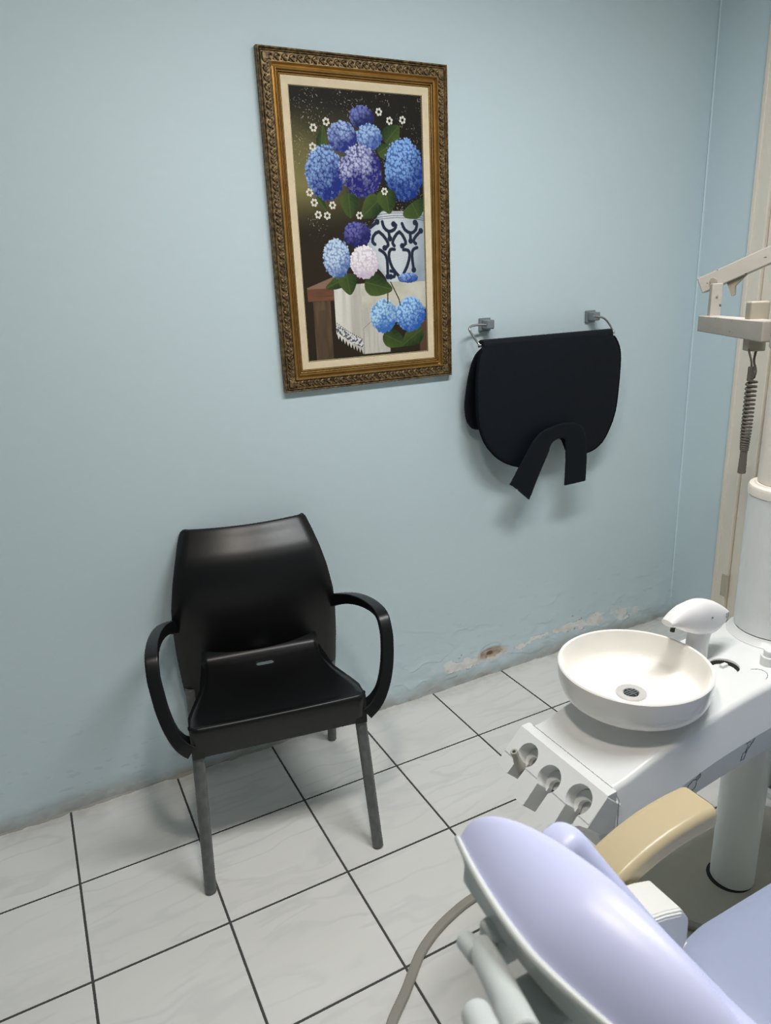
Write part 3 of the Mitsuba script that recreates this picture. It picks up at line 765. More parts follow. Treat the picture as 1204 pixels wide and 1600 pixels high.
# seat: one moulded shell from the front skirt over the dished top to the rise into the back
sp = catmull([(0.094, 0.362), (0.086, 0.400), (0.080, 0.436), (0.083, 0.452), (0.097, 0.4585), (0.150, 0.4555), (0.220, 0.448), (0.300, 0.440), (0.370, 0.437), (0.412, 0.4405), (0.440, 0.446), (0.456, 0.455), (0.466, 0.472), (0.473, 0.495), (0.486, 0.522)], 7)
sl = np.concatenate([[0], np.cumsum(np.linalg.norm(np.diff(sp, axis=0), axis=1))]); sl /= sl[-1]
rows = []
tt = np.linspace(-1, 1, 41)
for (ly, lz), s in zip(sp, sl):
    hw = np.interp(ly, [0.08, 0.15, 0.20, 0.30, 0.40, 0.48], [0.241, 0.240, 0.230, 0.203, 0.186, 0.184])
    dish = 0.010 * (1 - tt ** 2) * np.clip((s - 0.17) / 0.05, 0, 1) * np.clip((0.44 - ly) / 0.1, 0, 1)
    roll = -0.010 * np.clip((np.abs(tt) - 0.94) / 0.06, 0, 1) ** 2 * (1 if ly > 0.09 else 0)
    wrap = 0.014 * np.clip((np.abs(tt) - 0.93) / 0.07, 0, 1) ** 2 if s < 0.2 else 0 * tt
    rows.append(np.stack([CX + hw * tt, ly + wrap, lz - dish + roll], 1))
seat = slab(np.array(rows)[:, ::-1], 0.006)
zc = seat.vertices[:, 2]
slot = trimesh.creation.extrude_polygon(LineString([(CX - 0.018, 0.409), (CX + 0.018, 0.409)]).buffer(0.0105), 0.2, engine='earcut'); slot.apply_translation((0.004, 0, 0.37))
try:
    sm = man(seat)
    seat2 = tm(sm - man(slot)) if sm.volume() > 0 else seat
except Exception:
    seat2 = seat
chair_part('seat', seat2, 'black_plastic', smooth=35)
# side rails under the seat that carry the leg sockets
for s in (-1, 1):
    rail = loft([[(CX + s * (w + a), ly, z + b) for a, b in ((-0.028, -h), (0.004, -h), (0.004, 0.0), (-0.028, 0.0))] for ly, w, z, h in ((0.090, 0.238, 0.452, 0.090), (0.16, 0.238, 0.449, 0.070), (0.22, 0.224, 0.443, 0.050), (0.32, 0.199, 0.433, 0.040), (0.46, 0.184, 0.440, 0.040))])
    chair_part('seat_rail', rail, 'black_plastic', smooth=35)
# backrest
bp = catmull([(0.500, 0.292), (0.491, 0.36), (0.481, 0.43), (0.470, 0.50), (0.460, 0.58), (0.457, 0.64), (0.461, 0.70), (0.472, 0.745), (0.486, 0.775), (0.503, 0.800), (0.518, 0.820), (0.529, 0.836), (0.536, 0.8455)], 7)
bt = np.linspace(-1, 1, 45)
rows = []
for ly, lz in bp:
    hw = np.interp(lz, [0.29, 0.36, 0.45, 0.55, 0.62, 0.70, 0.76, 0.81, 0.845], [0.241, 0.247, 0.251, 0.251, 0.247, 0.233, 0.218, 0.203, 0.190])
    e = np.clip((np.abs(bt) - 0.90) / 0.10, 0, 1)
    rows.append(np.stack([CX + hw * bt * 0.994, ly + 0.026 * bt ** 2 - 0.004 + 0.010 * e ** 2, lz + 0 * bt - 0.002 * (1 - bt ** 2) * np.clip((lz - 0.6) / 0.2, 0, 1)], 1))
BK = np.array(rows)
cut = int(np.argmax(bp[:, 1] > 0.445))
chair_part('backrest', slab(BK[cut:], 0.012), 'black_plastic', smooth=35)
for sub_ in (BK[:cut + 1, :9], BK[:cut + 1, -9:]):
    chair_part('back_flange', slab(sub_, 0.012), 'black_plastic', smooth=35)
rim = []
edge = np.vstack([BK[1:, 0], BK[-1, 1:-1], BK[1:, -1][::-1]])
chair_part('back_rim', tube(edge + np.array([0, 0.010, 0]), 0.0095, 10), 'black_plastic', smooth=True)
# armrests: flat bands that leave the back, bend at the front and run down to the seat
for s in (-1, 1):
    a = catmull([(0.232, 0.512, 0.560), (0.262, 0.478, 0.577), (0.292, 0.420, 0.600), (0.312, 0.350, 0.619), (0.325, 0.280, 0.631), (0.331, 0.225, 0.635), (0.333, 0.194, 0.629), (0.334, 0.176, 0.608), (0.333, 0.160, 0.570), (0.322, 0.138, 0.505), (0.302, 0.120, 0.450), (0.276, 0.112, 0.412), (0.243, 0.110, 0.388)], 6)
    if s < 0: a[:, 0] -= 0.022 * np.clip((a[:, 0] - 0.25) / 0.08, 0, 1)
    a[:, 0] = CX + s * a[:, 0]
    k = np.linspace(0, 1, len(a))
    n_sec = []
    P = a
    t_ = np.gradient(P, axis=0); t_ /= np.linalg.norm(t_, axis=1, keepdims=True)
    side = np.array([1.0, 0.0, 0.0]) - t_ * t_[:, :1]; side /= np.linalg.norm(side, axis=1, keepdims=True)
    nn = np.cross(t_, side)
    rings = []
    for i in range(len(P)):
        w = np.interp(k[i], [0, 0.12, 0.5, 0.85, 1], [0.036, 0.034, 0.036, 0.034, 0.040])
        h = np.interp(k[i], [0, 0.15, 0.45, 0.55, 0.85, 1], [0.046, 0.034, 0.020, 0.021, 0.034, 0.052])
        rings.append([P[i] + c1 * side[i] + c2 * nn[i] for c1, c2 in rrect(w, h, 0.005, 3)])
    chair_part('armrest', loft(rings), 'black_plastic', smooth=35)
for x0, y0, x1, y1, z1 in ((-0.236, 0.006, -0.219, 0.120, 0.385), (0.239, 0.006, 0.236, 0.120, 0.385), (-0.230, 0.556, -0.224, 0.508, 0.34), (0.234, 0.556, 0.238, 0.508, 0.34)):
    base, top = np.array((x0, y0, 0.0)), np.array((x1, y1, z1))
    if y0 < 0.1: top = base + (top - base)
    chair_part('leg', cyl(base + (0, 0, 0.001), top, 0.0155, 28, 0.0165), 'leg_metal', smooth=40)
# ================================================================== the dental unit with its spittoon
thing('dental_unit', 'white dental unit with a round spittoon bowl on a pillar by the cream door', 'dental unit')
UY0, UY1 = -1.035, -0.785
xs_t, z_t = [0.905, 0.93, 1.03, 1.147, 1.336, 1.50, 1.80], [0.6535, 0.6540, 0.679, 0.706, 0.732, 0.739, 0.739]
xs_c, z_c = [0.905, 0.967, 1.081, 1.194, 1.353, 1.55, 1.80], [0.555, 0.570, 0.599, 0.624, 0.643, 0.652, 0.652]
xs_b, z_b = [0.905, 1.00, 1.08, 1.20, 1.39, 1.60, 1.80], [0.512, 0.515, 0.530, 0.549, 0.566, 0.570, 0.570]
from scipy.interpolate import PchipInterpolator
ft, fc, fb = PchipInterpolator(xs_t, z_t), PchipInterpolator(xs_c, z_c), PchipInterpolator(xs_b, z_b)
def upper_section(x, ins=0.0):
    zt, zc = float(ft(x)), float(fc(x))
    r = 0.012
    y0, y1 = UY0 + 0.008 + ins, UY1 - 0.008 - ins
    pts = [(UY0 - 0.006 + ins, zc)]
    for a in np.linspace(180, 90, 6): pts.append((y0 + r + r * math.cos(math.radians(a)), zt - r + r * math.sin(math.radians(a))))
    for a in np.linspace(90, 0, 6): pts.append((y1 - r + r * math.cos(math.radians(a)), zt - r + r * math.sin(math.radians(a))))
    pts += [(UY1 + 0.006 - ins, zc)]
    return [(x, y, z) for y, z in pts]
XS = list(np.linspace(0.926, 1.70, 46)) + [1.73, 1.748, 1.757, 1.760]
ins = [0] * 46 + [0.004, 0.016, 0.035, 0.06]
body = loft([upper_section(x, i) for x, i in zip(XS, ins)])
body = man(body)
# the cup recess beside the tap
zc_ = float(ft(1.335))
rec = man(cyl((1.336, -0.926, zc_ - 0.034), (1.336, -0.926, zc_ + 0.03), 0.031, 48))
body = tm(body - rec)
part('dental_unit', 'body', body, 'unit_white', smooth=35)
part('dental_unit', 'recess_floor', cyl((1.336, -0.926, zc_ - 0.0338), (1.336, -0.926, zc_ - 0.0095), 0.0290, 48), 'pole_white', smooth=35)
part('dental_unit', 'recess_latch', rbox(1.338, 1.356, -0.922, -0.912, zc_ - 0.0100, zc_ - 0.002, 0.002), 'unit_white', smooth=35)
part('dental_unit', 'recess_shade_ring', lathe([(0.0293, zc_ - 0.0335), (0.0308, zc_ - 0.0335), (0.0308, zc_ - 0.003), (0.0304, zc_ - 0.003), (0.0293, zc_ - 0.011), (0.0293, zc_ - 0.0335)], 48, (1.336, -0.926, 0)), 'dark_hole')  # dark ring that paints the shadow on the recess wall
def lower_section(x, e=0.0):
    zc, zb = float(fc(x)) - 0.0015, float(fb(x))
    return [(x, UY0 + 0.001, zc), (x, UY0 + 0.010, zb + 0.006), (x, UY0 + 0.026, zb), (x, UY1 - 0.026, zb), (x, UY1 - 0.018, zb + 0.006), (x, UY1 - 0.001, zc)]
part('dental_unit', 'under_cover', loft([lower_section(x) for x in np.linspace(0.926, 1.74, 40)]), 'unit_cover', smooth=25, label='grey cover under the arm with two printed pictograms')
# pictograms on the cover: a folded bag and a jointed arm, thin raised lines
def mark(path2, xc, s, wdt=0.0011):
    segs = []
    for poly in path2:
        P = []
        for a, b in poly:
            x = xc + a * s * 1.35
            zc, zb = float(fc(x)) - 0.0015, float(fb(x)) + 0.006
            t = 0.5 - b * 0.72
            z = zc + (zb - zc) * t
            y = UY0 + 0.001 + 0.009 * t - 0.0004
            P.append((x, y, z))
        segs.append(tube(np.array(P), wdt, 6))
    return cat(*segs)
part('dental_unit', 'pictogram', mark([[(-0.4, -0.26), (-0.4, 0.15), (-0.1, 0.32), (0.22, 0.15), (0.22, -0.24), (-0.1, -0.40), (-0.4, -0.26)], [(-0.1, 0.32), (0.05, 0.24), (0.35, 0.42), (0.42, 0.26), (0.22, 0.15)]], 1.138, 0.030, 0.0008), 'dark_mark', label='printed outline of a bag')
part('dental_unit', 'pictogram', mark([[(-0.3, -0.42), (-0.05, -0.42), (0.02, -0.05), (-0.28, -0.05), (-0.3, -0.42)], [(-0.1, -0.05), (0.0, 0.25), (-0.2, 0.42), (0.1, 0.42), (0.28, 0.25)], [(-0.02, -0.05), (0.28, 0.25), (0.45, 0.46)]], 1.292, 0.028, 0.0008), 'dark_mark', label='printed outline of a jointed arm')
# the sloping holder at the end of the arm
HA = math.radians(47)
ho = np.array([0.9045, 0.0, 0.6530])
h_t = np.array([-math.cos(HA), 0, -math.sin(HA)])       # down the face
h_n = np.array([-math.sin(HA), 0, math.cos(HA)])        # out of the face
HM = frame(ho, (0, -1, 0), h_t, -h_n)                    # x': towards the camera side, y': down the face, z': into the block
def u_slot(a, b, r, lean=0.0):
    return unary_union([Point(a, b).buffer(r, 24), Polygon([(a - r * 0.62, b + r * 0.5), (a + r * 0.58, b + r * 0.5), (a + r * 0.52 + lean, b + 0.09), (a - r * 0.60 + lean, b + 0.09)])])
yA, yB = 0.785, 1.036
outline = Polygon([(yA, 0.0), (yB, 0.0), (yB, 0.068), (1.020, 0.074), (1.004, 0.088), (0.985, 0.108), (0.966, 0.119), (0.945, 0.121), (0.905, 0.120), (0.870, 0.119), (0.850, 0.114), (0.833, 0.100), (0.815, 0.093), (0.797, 0.092), (0.787, 0.086), (yA, 0.072)])
cuts = unary_union([u_slot(0.840, 0.038, 0.0250, -0.004), u_slot(0.913, 0.046, 0.0270, 0.0), u_slot(0.990, 0.038, 0.0280, 0.002)])
face = outline.difference(cuts).buffer(-0.004).buffer(0.008, 12).buffer(-0.004)
plate = extrude(face, 0.046)
plate.apply_translation((0, 0, 0))
plate = place(plate, HM)
wedge = [(0.9255, 0.6540), (0.905, 0.6530), (0.9045 - 0.004, 0.650), (0.930, 0.580), (0.9255, 0.560)]
core = trimesh.creation.extrude_polygon(Polygon([(0.9258, 0.6543), (0.905, 0.6530), (0.862, 0.6095), (0.897, 0.574), (0.9258, 0.556)]), 0.25, engine='earcut')
core = place(core, np.array([[1, 0, 0, 0], [0, 0, -1, UY1], [0, 1, 0, 0], [0, 0, 0, 1.0]]))
deep = extrude(cuts.buffer(0.0001), 0.0505)
deep.apply_translation((0, 0, -0.004))
deep = place(deep, HM)
core = man(core) - man(deep)
part('dental_unit', 'holder', tm(core + man(plate)), 'unit_white', smooth=30, label='sloping end block with three open holder slots')
part('dental_unit', 'holder_back', place(trimesh.creation.extrude_polygon(Polygon([(0.9258, 0.552), (0.9258, 0.515), (0.915, 0.512), (0.893, 0.5705)]), 0.232, engine='earcut'), np.array([[1, 0, 0, 0], [0, 0, -1, UY1 - 0.009], [0, 1, 0, 0], [0, 0, 0, 1.0]])), 'unit_cover')
for a, b, r in ((0.840, 0.038, 0.0247), (0.913, 0.046, 0.0267), (0.990, 0.038, 0.0277)):
    ringp = Point(a, b + 0.002).buffer(r * 1.02, 24).difference(Point(a, b + 0.009).buffer(r * 0.55, 20)).difference(sbox(a - r * 0.45, b + 0.009, a + r * 0.45, b + 0.04))
    rg = extrude(ringp, 0.012); rg.apply_translation((0, 0, 0.030))
    part('dental_unit', 'slot_ring', place(rg, HM), 'pole_white', smooth=30)
# the seam between arm and holder
sy = np.linspace(UY0 + 0.012, UY1 - 0.012, 12)
part('dental_unit', 'seam', tube(np.vstack([[(0.9255, UY0 - 0.0065, z) for z in np.linspace(0.560, 0.640, 8)], [(0.9255, UY0 + 0.008, 0.6532)], [(0.9255, y, 0.6541) for y in sy]]), 0.0008, 6), 'seam_grey')
# spittoon bowl: lathe
BCX, BCY = 1.113, -0.884
zb0 = 0.708
bowl = [(0, zb0 + 0.014), (0.020, zb0 + 0.014), (0.060, zb0 + 0.0145), (0.104, zb0 + 0.0165), (0.124, zb0 + 0.0205), (0.1345, zb0 + 0.030), (0.1405, zb0 + 0.048), (0.1445, zb0 + 0.074), (0.1465, zb0 + 0.0775), (0.1495, zb0 + 0.0785), (0.1520, zb0 + 0.0765), (0.1530, zb0 + 0.073), (0.1515, zb0 + 0.050), (0.1480, zb0 + 0.030), (0.1400, zb0 + 0.014), (0.1300, zb0 + 0.0075), (0.1220, zb0 + 0.0055), (0.1200, zb0 + 0.0075), (0.1150, zb0 + 0.0040), (0.080, zb0 - 0.004), (0.070, zb0 - 0.018), (0.0, zb0 - 0.018)]
def dense(profile, n=4):
    return catmull(profile, n)
bm = lathe(np.maximum(dense(bowl), (0, -9)), 96, (BCX, BCY, 0))
part('dental_unit', 'spittoon_bowl', bm, 'ceramic', smooth=40, label='round white ceramic spittoon bowl')
part('dental_unit', 'drain', lathe([(0.0, zb0 + 0.0145), (0.016, zb0 + 0.0145), (0.017, zb0 + 0.0165), (0.029, zb0 + 0.0178), (0.031, zb0 + 0.0160), (0.031, zb0 + 0.0140), (0, zb0 + 0.0138)], 40, (BCX - 0.010, BCY - 0.006, 0)), 'clear_cup_ring', smooth=35, label='drain fitting in the bowl')
part('dental_unit', 'drain_grate', cat(*[box(BCX - 0.010 - 0.0145, BCX - 0.010 + 0.0145, BCY - 0.006 + d - 0.0013, BCY - 0.006 + d + 0.0013, zb0 + 0.0146, zb0 + 0.0172) for d in (-0.006, 0.0, 0.006)], box(BCX - 0.0113, BCX - 0.0087, BCY - 0.0205, BCY + 0.0085, zb0 + 0.0146, zb0 + 0.0174)), 'chrome')
part('dental_unit', 'drain_hole', cyl((BCX - 0.010, BCY - 0.006, zb0 + 0.0140), (BCX - 0.010, BCY - 0.006, zb0 + 0.0150), 0.0150, 32), 'dark_hole')
# tap: a stem with a beaked hood
FX, FY = 1.312, -0.872
def oval(x, y, zb, zt, hw, n=28):
    a = np.linspace(0, 2 * np.pi, n, endpoint=False)
    cz, hz = (zb + zt) / 2, (zt - zb) / 2
    ca, sa = np.cos(a), np.sin(a)
    return [(x, y + hw * np.sign(c) * abs(c) ** 0.8, cz + hz * np.sign(s) * abs(s) ** (0.9 if s > 0 else 0.6)) for c, s in zip(ca, sa)]
stx = [1.213, 1.230, 1.262, 1.300, 1.340, 1.375, 1.395, 1.403]
hx = np.linspace(1.213, 1.403, 34)
I_ = lambda v: PchipInterpolator(stx, v)(hx)
ztp, zbt, hwd = I_([0.851, 0.862, 0.874, 0.8765, 0.866, 0.846, 0.831, 0.8245]), I_([0.838, 0.832, 0.815, 0.798, 0.790, 0.803, 0.816, 0.8215]), I_([0.014, 0.019, 0.025, 0.0285, 0.0265, 0.019, 0.010, 0.003])
part('dental_unit', 'tap_hood', loft([oval(x, FY, b, t, w) for x, b, t, w in zip(hx, zbt, ztp, hwd)]), 'faucet_plastic', smooth=45, label='white beaked hood of the tap')
stem = loft([[(FX + dx + r * 1.25 * math.cos(a), FY + r * 0.9 * math.sin(a), z) for a in np.linspace(0, 2 * np.pi, 28, endpoint=False)] for z, r, dx in ((0.722, 0.0235, 0), (0.750, 0.0225, 0), (0.775, 0.0225, 0.001), (0.795, 0.0235, 0.005), (0.815, 0.024, 0.010))])
part('dental_unit', 'tap_stem', stem, 'faucet_plastic', smooth=45)
part('dental_unit', 'tap_nozzle', cyl((1.231, FY, 0.820), (1.236, FY, 0.850), 0.0048, 20), 'dark_hole')
part('dental_unit', 'tap_dot', cyl((1.316, FY - 0.0300, 0.842), (1.316, FY - 0.024, 0.842), 0.0021, 12), 'dark_mark')
part('dental_unit', 'tap_mark', tube(np.array([(1.373, FY - 0.0190, 0.833), (1.373, FY - 0.0200, 0.822), (1.381, FY - 0.0170, 0.820), (1.381, FY - 0.0165, 0.829), (1.373, FY - 0.0190, 0.833)]), 0.0008, 6), 'dark_mark')
part('dental_unit', 'tap_mark', tube(np.array([(1.386, FY - 0.0145, 0.831), (1.386, FY - 0.0150, 0.820)]), 0.0007, 6), 'dark_mark')
# pillar, upper post and the floor plate
PXC, PYC = 1.545, -0.868
part('dental_unit', 'pillar', cyl((PXC, PYC, 0.012), (PXC, PYC, 0.60), 0.0535, 64), 'pole_white', smooth=40)
def base_plate():
    p = Polygon([(1.16, -1.75), (1.16, -0.84), (1.33, -0.645), (1.62, -0.645), (1.87, -0.735), (1.87, -1.75)]).buffer(-0.05).buffer(0.05, 12)  # far edge widened so the plate darkens floor in the unit's shadow
    return extrude(p, 0.011, 0.004)
part('dental_unit', 'floor_plate', base_plate(), 'plate_beige', smooth=35, label='beige floor plate under the pillar, widened to darken the shaded floor')
part('dental_unit', 'pillar_gap', lathe([(0.0, 0.0112), (0.0560, 0.0112), (0.0560, 0.0118), (0.0, 0.0118)], 48, (PXC - 0.006, PYC + 0.003, 0)), 'dark_hole')
UXC, UYC = 1.548, -0.888
zt_ = float(ft(UXC))
part('dental_unit', 'post_foot', lathe([(0, zt_ - 0.01), (0.098, zt_ - 0.01), (0.098, zt_ + 0.001), (0.094, zt_ + 0.004), (0.0865, zt_ + 0.010), (0.0845, zt_ + 0.015), (0.0, zt_ + 0.016)], 72, (UXC, UYC, 0)), 'unit_white', smooth=40)
part('dental_unit', 'post', cyl((UXC, UYC, zt_ + 0.0165), (UXC, UYC, 1.074), 0.0835, 72), 'pole_white', smooth=40)
part('dental_unit', 'post_collar', lathe([(0, 1.070), (0.0800, 1.070), (0.0855, 1.074), (0.0855, 1.088), (0.083, 1.094), (0.074, 1.096), (0.072, 1.099), (0, 1.099)], 72, (UXC, UYC, 0)), 'pole_cream', smooth=40)
part('dental_unit', 'upper_post', cyl((UXC, UYC, 1.0985), (UXC, UYC, 1.83), 0.0685, 64), 'pole_cream', smooth=40)
part('dental_unit', 'arm_clamp', cyl((UXC, UYC, 1.385), (UXC, UYC, 1.445), 0.0765, 64), 'beam_paint', smooth=40)
kz = float(ft(1.405))
part('dental_unit', 'knob', lathe([(0, kz - 0.004), (0.016, kz - 0.004), (0.0165, kz + 0.001), (0.0165, kz + 0.017), (0.0145, kz + 0.0195), (0.0115, kz + 0.020), (0.0115, kz + 0.030), (0.0095, kz + 0.033), (0, kz + 0.033)], 36, (1.415, -0.972, 0)), 'unit_white', smooth=40)
# curved service hatch line in the top
ha = np.radians(np.linspace(-75, 60, 24))
part('dental_unit', 'hatch_line', tube(np.stack([1.352 + 0.032 * np.cos(ha), -0.985 + 0.022 * np.sin(ha), [float(ft(1.352 + 0.032 * math.cos(a))) + 0.0001 for a in ha]], 1), 0.0007, 6), 'dark_mark')

# a suction handpiece in the first slot (held by the unit, so a thing of its own)
thing('suction_handpiece', 'grey tubular suction handpiece standing in the first slot of the holder', 'handpiece')
hp0 = np.array([0.873, -0.842, 0.566])
hd = np.array([-0.34, 0.03, 0.94]); hd /= np.linalg.norm(hd)
hm = lathe([(0, 0), (0.0095, 0), (0.0105, 0.004), (0.0102, 0.045), (0.0082, 0.062), (0.0068, 0.072), (0.0078, 0.076), (0.0078, 0.084), (0.0068, 0.086), (0.0038, 0.0855), (0.0030, 0.080), (0, 0.080)], 28)
M = trimesh.geometry.align_vectors([0, 0, 1], hd); M[:3, 3] = hp0
part('suction_handpiece', 'body', place(hm, M), 'probe_grey', smooth=40)
part('suction_handpiece', 'bore', place(cyl((0, 0, 0.0795), (0, 0, 0.0845), 0.0029, 16), M), 'dark_hole')
part('dental_unit', 'suction_hose', tube(catmull([(0.908, -0.912, 0.515), (0.895, -0.915, 0.47), (0.893, -0.92, 0.42), (0.915, -0.925, 0.36), (0.965, -0.93, 0.345), (1.01, -0.93, 0.39), (1.03, -0.925, 0.46), (1.035, -0.92, 0.524)], 6), 0.0085, 12), 'pipe_dark', smooth=True, label='dark grey hose looping below the holder')

# ---- the jointed arm on the post
thing('support_arm', 'worn cream metal arm of two hinged beams reaching out from the post', 'support arm')
def beam(a, b, w, h, r=0.003):
    a, b = np.array(a, float), np.array(b, float)
    x = b - a; L = np.linalg.norm(x); x /= L
    y = np.cross([0, 0, 1], x); y /= np.linalg.norm(y)
    z = np.cross(x, y)
    return place(rbox(0, L, -w / 2, w / 2, -h / 2, h / 2, r, 8), frame(a, x, y, z))
LA, LB = np.array([1.891, -0.349, 1.402]), np.array([1.556, -0.786, 1.4150])
part('support_arm', 'lower_beam', beam(LA, LB + (LB - LA) * 0.045, 0.044, 0.044), 'beam_paint', smooth=40)
UA, UB = np.array([1.877, -0.335, 1.506]), np.array([2.12, -0.845, 1.748])
part('support_arm', 'upper_beam', beam(UA, UB, 0.044, 0.044), 'beam_paint', smooth=40)
ud = (LB - LA) / np.linalg.norm(LB - LA)
pc = np.array([1.861, -0.398])
part('support_arm', 'link_post', place(rbox(-0.0145, 0.0145, -0.0145, 0.0145, 1.420, 1.512, 0.003), frame((pc[0], pc[1], 0), ud, np.cross([0, 0, 1], ud), (0, 0, 1))), 'beam_paint', smooth=40)
uu = (UB - UA) / np.linalg.norm(UB - UA)
side = np.cross(uu, [0, 0, 1]); side /= np.linalg.norm(side)
if side @ (CAM - UA) < 0: side = -side
bc = UA + uu * 0.040 - np.array([0, 0, 0.004])
part('support_arm', 'bolt', cyl(bc + side * 0.018, bc + side * 0.0265, 0.0095, 20), 'bolt_brown', smooth=40)
bc = np.array([pc[0], pc[1], 1.478]) + np.array([-0.6, -0.8, 0]) * 0.012
part('support_arm', 'bolt', cyl(bc, bc + np.array([-0.6, -0.8, 0]) * 0.006, 0.003, 14), 'bolt_brown', smooth=40)
gp = UA + uu * 0.066
gus = Polygon([(0.0, 0.0), (0.055, 0.0), (0.016, -0.018), (0.008, -0.040), (0.0, -0.040)])
gm = trimesh.creation.extrude_polygon(gus, 0.018, engine='earcut')
zz_ = np.cross(uu, side)
if zz_[2] < 0: zz_ = -zz_
part('support_arm', 'gusset', place(gm, frame(gp - zz_ * 0.0215 - side * 0.006, uu, zz_, np.cross(uu, zz_))), 'bolt_brown')
cb = np.array([1.640, -0.692])
F0 = frame((cb[0], cb[1], 0), ud, np.cross([0, 0, 1], ud), (0, 0, 1))
part('support_arm', 'control_box', cat(place(rbox(-0.0205, 0.0205, -0.021, 0.021, 1.392, 1.474, 0.005), F0), place(rbox(-0.020, 0.026, -0.019, 0.019, 1.362, 1.390, 0.003), F0)), 'box_tan', smooth=40, label='tan plastic box behind the lower beam')
part('support_arm', 'connector', place(cat(rbox(-0.034, -0.0225, -0.012, 0.006, 1.364, 1.388, 0.002), rbox(-0.052, -0.040, -0.005, 0.012, 1.3715, 1.379, 0.001)), F0), 'cord_brown')
# the coiled cord
thing('coiled_cord', 'brown coiled cord hanging from the box under the worn cream beam', 'cord')
kx, ky = 1.614, -0.716
t = np.linspace(0, 1, 420)
turn = 2 * np.pi * 21 * t
rad = np.interp(t, [0, 0.04, 0.6, 0.85, 1], [0.0070, 0.0105, 0.0098, 0.0080, 0.0066])
zc2 = 1.303 - 0.172 * (1 - (1 - t) ** 1.35)
part('coiled_cord', 'coil', tube(np.stack([kx + rad * np.cos(turn), ky + rad * np.sin(turn), zc2], 1), 0.0031, 8), 'cord_brown', smooth=True)
part('coiled_cord', 'sleeve', cyl((kx, ky, 1.074), (kx, ky, 1.152), 0.0094, 20, 0.0072), 'cord_brown', smooth=40)
part('coiled_cord', 'lead', tube(catmull([(kx + 0.007, ky, 1.303), (kx + 0.016, ky + 0.004, 1.318), (kx + 0.014, ky + 0.010, 1.340), (1.640, -0.700, 1.3645)], 6), 0.0027, 8), 'cord_brown', smooth=True)
part('coiled_cord', 'plug', rbox(kx - 0.012, kx - 0.001, ky - 0.006, ky + 0.006, 1.296, 1.330, 0.0025), 'cord_brown', smooth=40)
part('coiled_cord', 'lead', tube(catmull([(kx - 0.006, ky, 1.328), (kx - 0.008, ky + 0.002, 1.345), (1.612, -0.700, 1.368)], 6), 0.0024, 8), 'cord_brown', smooth=True)

# ---- an open white cabinet beyond the pillar with cables in it
thing('cabinet', 'open white floor cabinet beyond the pillar, its inner shade painted dark', 'cabinet')
c0, c1, d0, d1, hz = 1.905, 2.36, -1.25, -0.687, 0.46
part('cabinet', 'bottom', rbox(c0, c1, d0, d1, 0.0005, 0.020, 0.002), 'crate_white')
part('cabinet', 'floor_shade', rbox(c0 + 0.02, c1 - 0.013, d0 + 0.013, d1 - 0.013, 0.0202, 0.0225, 0.0008), 'mech_dark')  # dark sheet added to paint the shade inside the cabinet
part('cabinet', 'top', rbox(c0, c1, d0, d1, hz - 0.018, hz, 0.002), 'crate_white')
part('cabinet', 'side_panel', rbox(c0, c1, d1 - 0.012, d1, 0.0205, hz - 0.0185, 0.002), 'crate_white')
part('cabinet', 'side_panel', rbox(c0, c1, d0, d0 + 0.012, 0.0205, hz - 0.0185, 0.002), 'crate_white')
part('cabinet', 'back_panel', rbox(c1 - 0.012, c1, d0 + 0.0125, d1 - 0.0125, 0.0205, hz - 0.0185, 0.002), 'mech_dark')  # white panel coloured dark for the shade within
for nm, zz0, col, sd in (('black_cable', 0.034, 'cable_black', 1), ('brown_cable', 0.066, 'cable_brown', 2)):
    key = 'cable' if nm == 'black_cable' else 'cable_001'
    thing(key, ('black' if sd == 1 else 'brown') + ' cable lying in loops inside the open white cabinet', 'cable')
    tt_ = np.linspace(0, 5 * math.pi, 120)
    rr = 0.07 + 0.03 * np.sin(tt_ * 0.7 + sd)
    part(key, 'coil', tube(np.stack([2.02 + rr * np.cos(tt_), -0.795 + 0.9 * rr * np.sin(tt_), zz0 - 0.003 + 0.006 * np.sin(tt_ * 1.3) + 0.006 + 0.012 * tt_ / 15], 1), 0.006, 8), col, smooth=True)
thing('rag', 'crumpled grey cloth lying behind the cables inside the white cabinet', 'cloth')
rgm = trimesh.creation.icosphere(subdivisions=4, radius=1.0)
rv = rgm.vertices * (0.10, 0.11, 0.055)
rv = rv * (0.8 + 0.5 * meshkit.fbm(rgm.vertices * 2.5 + 5, 3, 4))[:, None]
rv[:, 2] = np.maximum(rv[:, 2], -0.045)
part('rag', 'body', trimesh.Trimesh(rv + (2.225, -0.83, 0.0685), rgm.faces, process=False), 'rag_grey', smooth=True)

# ---- the flat grey hose on the floor
thing('floor_hose', 'flat grey rubber hose curving across the floor tiles from under the headrest', 'hose')
hp = catmull([(1.36, -0.98, 0.020), (1.20, -0.74, 0.0075), (1.06, -0.62, 0.0072), (0.943, -0.584, 0.0072), (0.826, -0.604, 0.0072), (0.723, -0.650, 0.0072), (0.635, -0.724, 0.0072), (0.566, -0.780, 0.0072), (0.50, -0.86, 0.0072), (0.47, -1.00, 0.0072), (0.52, -1.2, 0.0072), (0.70, -1.36, 0.0072)], 8)
part('floor_hose', 'tube', sweep(hp, rrect(0.024, 0.013, 0.006, 4), np.cross(np.gradient(hp, axis=0), [0, 0, 1.0])), 'hose_grey', smooth=50)
# ================================================================== the patient chair
thing('dental_chair', 'dental patient chair with lavender upholstery in the foreground, seen from behind the headrest', 'dental chair')
YC = -1.485
